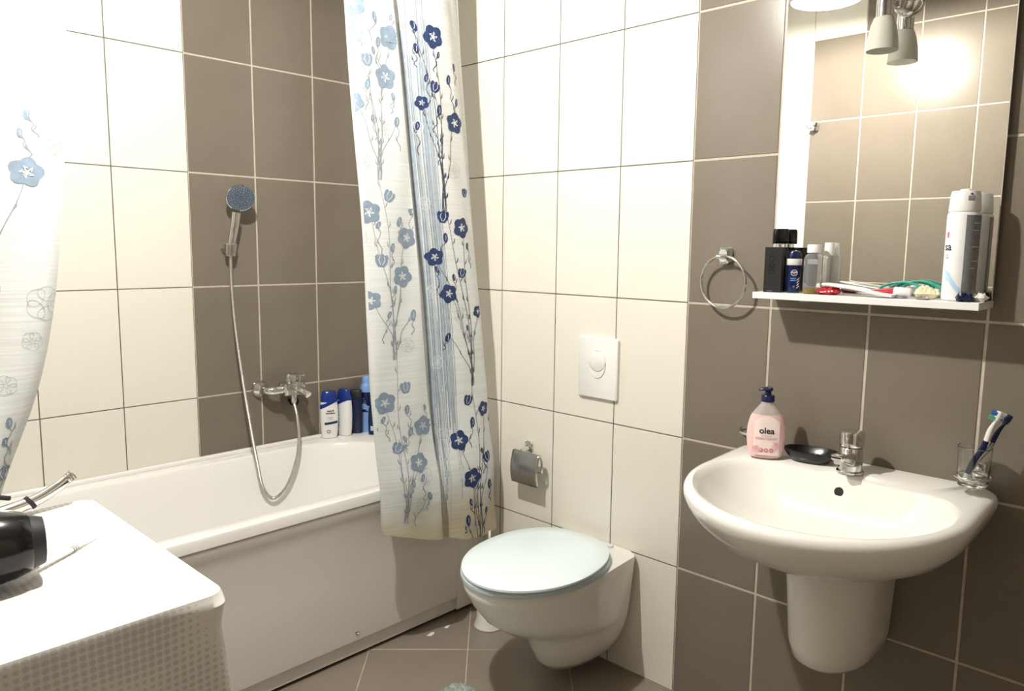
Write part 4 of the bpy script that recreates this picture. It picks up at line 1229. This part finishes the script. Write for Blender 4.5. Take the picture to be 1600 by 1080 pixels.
vi = [bm.verts.new(dfn(.0068 * cos(2 * pi * i / n), .049 + .0068 * sin(2 * pi * i / n))) for i in range(n)]
for i in range(n): bm.faces.new((vo[i], vo[(i + 1) % n], vi[(i + 1) % n], vi[i]))
ink('emblem_ring', bm, 'ink_white', t)
ink('lettering', text_bm('NIVEA', .0046, lambda x, y: dfn(x, y + .0488), bold=.0002), 'ink_white', t)
ink('lettering', text_bm('MEN', .0034, lambda x, y: dfn(x, y + .0448)), 'ink_white', t)
for k in range(2):
    ink('label_line', patch(lambda u_, v_: dfn(-.008 + .013 * u_, .034 - .005 * k + .003 * v_), 5, 1), 'ink_blue', t)
for k in range(4):
    ink('label_stripe', patch(lambda u_, v_: dfn(.007 + .006 * u_, .010 + .0065 * k + .006 * u_ + .003 * v_), 3, 1), 'ink_white', t)
ink('label_mark', text_bm('o', .008, lambda x, y: dfn(x, y + .0135), bold=.0004), 'ink_blue', t)

t = thing('clear_bottle', 'empty clear bottle with white cap and amber residue on the shelf', 'bottle', (-.078, -1.927, S0))
obj('body', lathe([(.019, 0), (.0215, .002), (.0222, .008), (.0222, .085), (.019, .092), (.0135, .096), (.013, .099), (.0122, .098), (.0125, .095), (.018, .0905), (.0212, .084), (.0212, .009), (.018, .004)], n=40), 'clear_plastic', t)
obj('residue', lathe([(.0192, .0004), (.0219, .0020), (.0225, .0060), (.0224, .0115), (.0215, .0118)], n=36), 'amber', t)
obj('cap', lathe([(.0150, .0985), (.0160, .0995), (.0160, .117), (.0145, .119)], n=32), 'plastic_white', t)
t = thing('vial', 'slim clear vial with white cap standing against the mirror', 'vial', (-.038, -1.948, S0))
obj('body', lathe([(.008, 0), (.0098, .002), (.0098, .088), (.0075, .092), (.0070, .090), (.0088, .086), (.0088, .004)], n=28), 'clear_plastic', t)
obj('cap', lathe([(.0098, .0925), (.0112, .0935), (.0112, .122), (.0100, .124)], n=28), 'plastic_white', t)

t = thing('air_freshener', 'tall white air freshener spray can with blue swirl at the end of the shelf', 'spray can', (-.073, -2.244, S0), radians(-55))
obj('can', lathe([(.028, 0), (.0318, .003), (.0320, .006), (.0320, .182), (.0305, .187), (.0280, .190)], n=48), mat('white_metal_can', (.80, .81, .82), .25, noise=(30, .03)), t)
cp = obj('cap', lathe([(.0300, .190), (.0306, .192), (.0285, .225), (.0265, .233), (.0245, .2335), (.0235, .226)], n=48), 'plastic_white', t)
obj('nozzle', lathe([(.012, .222), (.0125, .224), (.0115, .236), (.009, .238)], n=24), 'plastic_white', cp)
obj('nozzle_hole', loft([[(.002 * cos(2 * pi * i / 12), -.0288 - d, .226 + .002 * sin(2 * pi * i / 12)) for i in range(12)] for d in (0, .0008)]), 'ink_black', cp)
obj('spray_slot', box(-.0065, .0065, -.0300, -.0270, .212, .2225), 'ink_grey', cp, smooth=False, bevel=.002)
c32 = cyl_front(.0320)
ink('lettering', text_bm('sa', .024, lambda x, y: c32(x - .041, y + .108), bold=.0003), 'ink_black', t)
ink('lettering', text_bm('G', .013, lambda x, y: c32(x - .041, y + .090)), 'ink_grey', t)
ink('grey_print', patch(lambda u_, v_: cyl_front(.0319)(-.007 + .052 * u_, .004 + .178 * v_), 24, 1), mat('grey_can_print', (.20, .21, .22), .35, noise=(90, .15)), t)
bm = bmesh.new()
patch(lambda u_, v_: c32(-.043 + .034 * u_, .020 + .024 * (1 - u_) + (.010 + .014 * (1 - u_)) * v_ + .004 * sin(6 * u_)), 14, 4, bm)
ink('label_swirl', bm, 'ink_pale_blue', t)
ink('label_flower', patch(lambda u_, v_: c32(-.046 + .006 * u_, .135 + .012 * v_), 3, 2), 'pink_dark', t)
for k, (z, w) in enumerate(((.165, .020), (.150, .016), (.115, .018), (.085, .020), (.070, .012))):
    ink('label_line', patch(lambda u_, v_: c32(.008 + w * u_, z + .0012 * v_), 6, 1), 'ink_white', t)

def sheet(name, label, cat, pts, width, m, thick=.0012, twist=0.0, group=None, across=(1, 0, 0), wav=0.0):
    """a limp strip: path of centre points, width across it"""
    P = spline(pts, 8)
    ac = Vector(across).normalized()
    b = bmesh.new()
    rows = []
    for i, p in enumerate(P):
        k = i / (len(P) - 1)
        a = ac * cos(twist * k) + Vector((0, 0, 1)) * sin(twist * k)
        rows.append([b.verts.new(p + a * (width * (j / 6 - .5)) + Vector((0, 0, wav * sin(2.3 * j + 3 * k * 4)))) for j in range(7)])
    for r0, r1 in zip(rows, rows[1:]):
        for j in range(6): b.faces.new((r0[j], r0[j + 1], r1[j + 1], r1[j]))
    o = obj(name, b, m)
    if label: tag(o, label, cat, group)
    s_ = o.modifiers.new('thickness', 'SOLIDIFY'); s_.thickness = thick; s_.offset = 1
    return o
def zs(h): return S0 + h
def puff(name, label, cat, c, size, m, rotz, seed, group=None, flat=.25):
    """crumpled sachet: pillow with pinched ends and creases"""
    rnd = random.Random(seed)
    b = bmesh.new()
    a, w = size
    NU, NV = 12, 7
    top = {}
    for side in (1, -1):
        g = []
        for j in range(NV + 1):
            row = []
            for i in range(NU + 1):
                u_ = i / NU * 2 - 1; v_ = j / NV * 2 - 1
                edge = (1 - u_ ** 4) * (1 - v_ ** 2)
                h = flat * w * max(0, edge) * side
                if edge > .02: h += rnd.uniform(-.55, .55) * w * flat * edge
                key = (i, j)
                if edge <= .02 and side == -1: row.append(top[key]); continue
                vtx = b.verts.new((a * u_ * .5, w * v_ * .5, h + flat * w * .85))
                if edge <= .02 and side == 1: top[key] = vtx
                row.append(vtx)
            g.append(row)
        for j in range(NV):
            for i in range(NU):
                q = (g[j][i], g[j][i + 1], g[j + 1][i + 1], g[j + 1][i])
                if len(set(q)) == 4:
                    try: b.faces.new(q)
                    except ValueError: pass
    o = obj(name, b, m, smooth=False)
    o.location = c; o.rotation_euler = (0, 0, rotz)
    return tag(o, label, cat, group)
puff('sachet', 'red foil sachet with white lettering beside the clear bottle', 'sachet', (-.090, -1.972, S0), (.055, .036), 'red', radians(-78), 1)
o = bpy.data.objects['sachet']
for k, (dx_, w_) in enumerate(((-.016, .008), (-.006, .004), (.002, .004), (.009, .004))):
    obj('print_dash', box(dx_, dx_ + w_, -.0195, -.0183, .0055 + .0008 * k, .0075 + .0012 * k), 'ink_white', o, smooth=False)
sheet('leaflet', 'long folded white leaflet lying across the middle of the shelf', 'leaflet', [(-.070, -1.955, zs(.021)), (-.084, -2.03, zs(.015)), (-.098, -2.10, zs(.004)), (-.100, -2.125, zs(.0015))], .042, 'paper', .0065)
sheet('leaflet', 'grey printed leaflet under the long white leaflet', 'leaflet', [(-.06, -1.99, zs(.012)), (-.075, -2.06, zs(.008)), (-.09, -2.145, zs(.001))], .030, 'paper_grey', .0015)
sheet('paper_strip', 'thin white paper strip with a raised end leaning on the leaflets', 'paper', [(-.050, -1.985, zs(.030)), (-.055, -2.03, zs(.023)), (-.062, -2.085, zs(.016))], .012, 'paper', .002)
t = thing('toothpaste', 'white and red toothpaste tube with white cap lying on leaflets', 'toothpaste', (-.085, -2.11, S0))
b = bmesh.new()
rings_ = []
for k, (y, w, h) in enumerate(((-2.04, .018, .0012), (-2.07, .017, .005), (-2.10, .015, .009), (-2.118, .012, .010))):
    rings_.append([(-.080 + w * cos(2 * pi * i / 20), y, S0 + .012 + h * sin(2 * pi * i / 20)) for i in range(20)])
loft(rings_, b)
obj('tube', b, 'red', t, local=False)
b = bmesh.new()
loft([[(-.080 + r * cos(2 * pi * i / 24), y, S0 + .0125 + r * sin(2 * pi * i / 24)) for i in range(24)] for y, r in ((-2.118, .0118), (-2.120, .0122), (-2.150, .0105), (-2.152, .009))], b)
obj('cap', b, 'plastic_white', t, local=False)
for k, (dx, dzz, lab_) in enumerate(((-.060, .026, 'teal curved plastic hair clip arching over the toothpaste'), (-.045, .030, 'green curved plastic hair clip nearest the mirror glass'))):
    y0 = -2.075 - .030 * k
    P = [(dx, y0 - .105 * q, zs(.012 + dzz * sin(pi * q) ** .7 * .8)) for q in [i / 10 for i in range(11)]]
    sheet('hair_clip', lab_, 'hair clip', P, .013, 'teal', .0045)
puff('wrapper', 'crumpled cream paper wrapper beside the air freshener', 'wrapper', (-.066, -2.180, S0), (.050, .040), 'cream', radians(-60), 4, flat=.34)
puff('wrapper', 'small crumpled silver foil wrapper at the front edge of the shelf', 'wrapper', (-.104, -2.185, S0), (.030, .018), 'foil', radians(-95), 6, flat=.22)
puff('sachet', 'small black and white sachet in front of the air freshener', 'sachet', (-.102, -2.264, S0), (.034, .022), 'navy', radians(-60), 8, flat=.45)
puff('sachet', 'crumpled white sachet at the shelf corner behind the dark one', 'sachet', (-.072, -2.284, S0), (.034, .024), 'paper', radians(-110), 9, flat=.42)
puff('sachet', 'black foil sachet lying against the mirror at the shelf corner', 'sachet', (-.042, -2.284, S0), (.024, .022), 'matte_black', radians(-100), 10, flat=.40)

# ------------------------------------------------------------------ washing machine under a dotted cloth
WX0, WX1, WY0, WY1, WZ = -2.030, -1.468, -1.662, -1.100, .848
wm = thing('washing_machine', 'white front-loading washing machine hidden under the dotted cloth', 'washing machine', (-1.75, -1.38, 0))
obj('body', box(WX0, WX1, WY0 + .006, WY1, .012, WZ), 'plastic_white', wm, smooth=False, local=False, bevel=.006)
obj('door', y_disc((-1.75, WY0 + .006, .42), [(.18, 0), (.18, .008), (.165, .014), (.125, .010)], 40), 'chrome_dull', wm, local=False)
obj('door_glass', y_disc((-1.75, WY0 + .004, .42), [(.125, 0), (.125, .006), (.08, .010), (.02, .012)], 40), 'plastic_black', wm, local=False)
obj('control_panel', box(WX0 + .16, WX1 - .02, WY0 + .002, WY0 + .006, .73, .83), 'plastic_white', wm, smooth=False, local=False)
for x in (WX0 + .05, WX1 - .05):
    for y in (WY0 + .06, WY1 - .05):
        obj('foot', lathe([(.02, 0), (.02, .012)], cx=x, cy=y, n=16), 'rubber', wm, local=False)

def dotted_cloth():
    m = mat('dotted_oilcloth', (.80, .79, .76), .30)
    nt = m.node_tree; b = nt.nodes['Principled BSDF']; tc = nt.nodes['Texture Coordinate']
    sep = nt.nodes.new('ShaderNodeSeparateXYZ'); nt.links.new(tc.outputs['Object'], sep.inputs[0])
    def mth(op, a, c=None):
        n_ = nt.nodes.new('ShaderNodeMath'); n_.operation = op
        for k, val in enumerate((a, c)):
            if val is None: continue
            if isinstance(val, (int, float)): n_.inputs[k].default_value = val
            else: nt.links.new(val, n_.inputs[k])
        return n_.outputs[0]
    vcoord = mth('ADD', sep.outputs['Y'], mth('MULTIPLY', sep.outputs['Z'], 1.0))
    P_ = .0105
    fx = mth('SUBTRACT', mth('FRACT', mth('DIVIDE', sep.outputs['X'], P_)), .5)
    fz = mth('SUBTRACT', mth('FRACT', mth('DIVIDE', vcoord, P_)), .5)
    d = mth('SQRT', mth('ADD', mth('MULTIPLY', fx, fx), mth('MULTIPLY', fz, fz)))
    # halftone radius drifts slowly over the cloth
    cell = nt.nodes.new('ShaderNodeTexNoise'); cell.inputs['Scale'].default_value = 5.5; cell.inputs['Detail'].default_value = 1
    nt.links.new(tc.outputs['Object'], cell.inputs['Vector'])
    mrn = nt.nodes.new('ShaderNodeMapRange')
    mrn.inputs['From Min'].default_value = .47; mrn.inputs['From Max'].default_value = .68
    mrn.inputs['To Min'].default_value = .05; mrn.inputs['To Max'].default_value = .44
    nt.links.new(cell.outputs['Fac'], mrn.inputs['Value'])
    mr2 = nt.nodes.new('ShaderNodeMapRange')
    mr2.inputs['From Min'].default_value = -.06; mr2.inputs['From Max'].default_value = .06
    nt.links.new(mth('SUBTRACT', d, mrn.outputs['Result']), mr2.inputs['Value'])
    mix = nt.nodes.new('ShaderNodeMix'); mix.data_type = 'RGBA'
    nt.links.new(mr2.outputs['Result'], mix.inputs['Factor'])
    mix.inputs[6].default_value = (.66, .66, .67, 1); mix.inputs[7].default_value = (.86, .85, .82, 1)
    nt.links.new(mix.outputs[2], b.inputs['Base Color'])
    return m
CZT = .8535
cxm, cym = (WX0 + WX1) / 2, (WY0 + WY1) / 2
def cring(grow, z, wave=0.0, kx=0.0):
    r = .022 + max(0, grow) * .6
    pts = rrect(WX0 + .002 - 0 * grow, WX1 + grow, WY0 - grow, WY1 + grow, z, r, 10)
    # refine long sides
    out = []
    for i, p in enumerate(pts):
        q = pts[(i + 1) % len(pts)]
        L_ = math.hypot(q[0] - p[0], q[1] - p[1])
        k = 24 if i % 11 == 10 else 1
        for j in range(k): out.append((p[0] + (q[0] - p[0]) * j / k, p[1] + (q[1] - p[1]) * j / k, z))
    res = []
    for i, (x, y, zz) in enumerate(out):
        a = i / len(out) * 2 * pi
        w = wave * (sin(9 * a + 1) + .6 * sin(17 * a + 2))
        dx, dy = x - cxm, y - cym
        l = math.hypot(dx, dy)
        nx, ny = dx / l * w, dy / l * w
        if x < WX0 + .05: nx = 0
        res.append((max(x + nx, WX0 + .001), y + ny, zz))
    return res
crings = [cring(.010, z, w) for z, w in ((.38, .010), (.46, .008), (.55, .0065), (.65, .005), (.74, .0035), (.80, .002))]
crings += [cring(.0095, .828, .001), cring(.010, .838, .0005), cring(.010, .846), cring(.007, .8525), cring(.001, CZT + .0015), cring(-.006, CZT + .001), cring(-.05, CZT), cring(-.15, CZT), cring(-.24, CZT)]
cb = loft(crings, cap0=False)
# pinch the hanging corner
for v in cb.verts:
    d = math.hypot(v.co.x - WX1, v.co.y - WY0)
    if d < .10 and v.co.z < .84:
        v.co.x += .010 * (1 - d / .10) * sin((v.co.z) * 30)
        v.co.y -= .008 * (1 - d / .10)
M['dotted'] = dotted_cloth()
tag(obj('table_cover', cb, 'dotted'), 'white oilcloth with grey halftone dots draped over the washing machine', 'tablecloth')

# hair dryer
ZC = CZT + .002
hdx = thing('hair_dryer', 'black hair dryer lying on the dotted cloth', 'hair dryer', (-1.70, -1.43, ZC))
da = Vector((-.985, .12, .02)).normalized()
tip = Vector((-1.630, -1.432, ZC + .055))
def dsec(lst): return oriented(tip, da, [(r, d) for d, r in lst], 40)
obj('nozzle', dsec([(.004, .026), (0, .029), (0, .0345), (.006, .0365), (.017, .0395), (.0175, .038)]), 'matte_black', hdx, local=False)
obj('barrel', dsec([(.017, .0400), (.019, .0425), (.035, .0480), (.055, .0525), (.09, .0550), (.14, .0545), (.18, .049), (.20, .040)]), 'plastic_black', hdx, local=False)
tv = bmesh.new()
for s in (1,):
    tube(spline([tip + da * .02 + Vector((0, .012, .0415)), tip + da * .04 + Vector((0, .015, .0475)), tip + da * .08 + Vector((0, .018, .0535)), tip + da * .15 + Vector((0, .018, .0535))], 6), [.0022] * 19, tv, 10)
obj('silver_trim', tv, 'chrome', hdx, local=False)
hnd = tip + da * .12
obj('handle', tube([hnd, hnd + Vector((-.02, .07, -.015)), hnd + Vector((-.035, .14, -.03)), hnd + Vector((-.04, .17, -.034))], [.028, .022, .021, .016], n=20), 'plastic_black', hdx, local=False)
obj('rear_grille', oriented(tip, da, [(.040, .200), (.036, .208), (.020, .210)], 32), 'chrome_dull', hdx, local=False)
tag(obj('power_cord', tube(spline([(-1.597, -1.096, ZC + .030), (-1.625, -1.100, ZC + .036), (-1.68, -1.102, ZC + .020), (-1.76, -1.106, ZC + .006), (-1.86, -1.108, ZC + .006), (-1.93, -1.12, ZC + .006)], 8), .0045, n=10), 'matte_black'), 'short black power cord behind the curved chrome tube', 'cord')
ct = thing('chrome_tube', 'curved chrome tube with threaded end lying behind the hair dryer', 'pipe', (-1.58, -1.12, ZC))
cpth = spline([(-1.507, -1.112, ZC + .050), (-1.530, -1.114, ZC + .036), (-1.565, -1.117, ZC + .022), (-1.62, -1.120, ZC + .013), (-1.70, -1.128, ZC + .012), (-1.78, -1.14, ZC + .013)], 8)
obj('pipe', tube(cpth, [.0095 + .002 * min(1, i / 20) for i in range(len(cpth))], n=20), 'chrome', ct, local=False)
dd = (cpth[0] - cpth[2]).normalized()
obj('threaded_end', oriented(cpth[0], dd, [(.0085, -.002), (.0100, .0), (.0100, .0035), (.0085, .0045), (.0098, .006), (.0098, .009), (.0085, .010), (.0098, .0115), (.0098, .014), (.007, .0145)], 24), 'chrome_dull', ct, local=False)
obj('clip', oriented(cpth[17], dd, [(.0125, -.004), (.0135, -.003), (.0135, .003), (.0125, .004)], 24), 'matte_black', ct, local=False)
st = thing('slim_stick', 'slim white plastic stick with three black rings beside the hair dryer', 'stick', (-1.59, -1.375, ZC))
ax0, ax1 = Vector((-1.672, -1.438, ZC + .006)), Vector((-1.512, -1.318, ZC + .003))
sdv = ax1 - ax0
pp = [ax0 + sdv * k for k in (0, .06, .2, .40, .52, .60, .66, .70, .80, .92, 1.0)]
obj('shaft', tube(pp, [.002, .004, .0046, .0056, .0060, .0058, .005, .0040, .0026, .0016, .0006], n=14, flat=.7), 'plastic_white', st, local=False)
for k in (.60, .625, .65):
    obj('ring_mark', tube([ax0 + sdv * k, ax0 + sdv * (k + .006)], .0062 - (k - .6) * .02, n=14, flat=.72), 'ink_black', st, local=False)
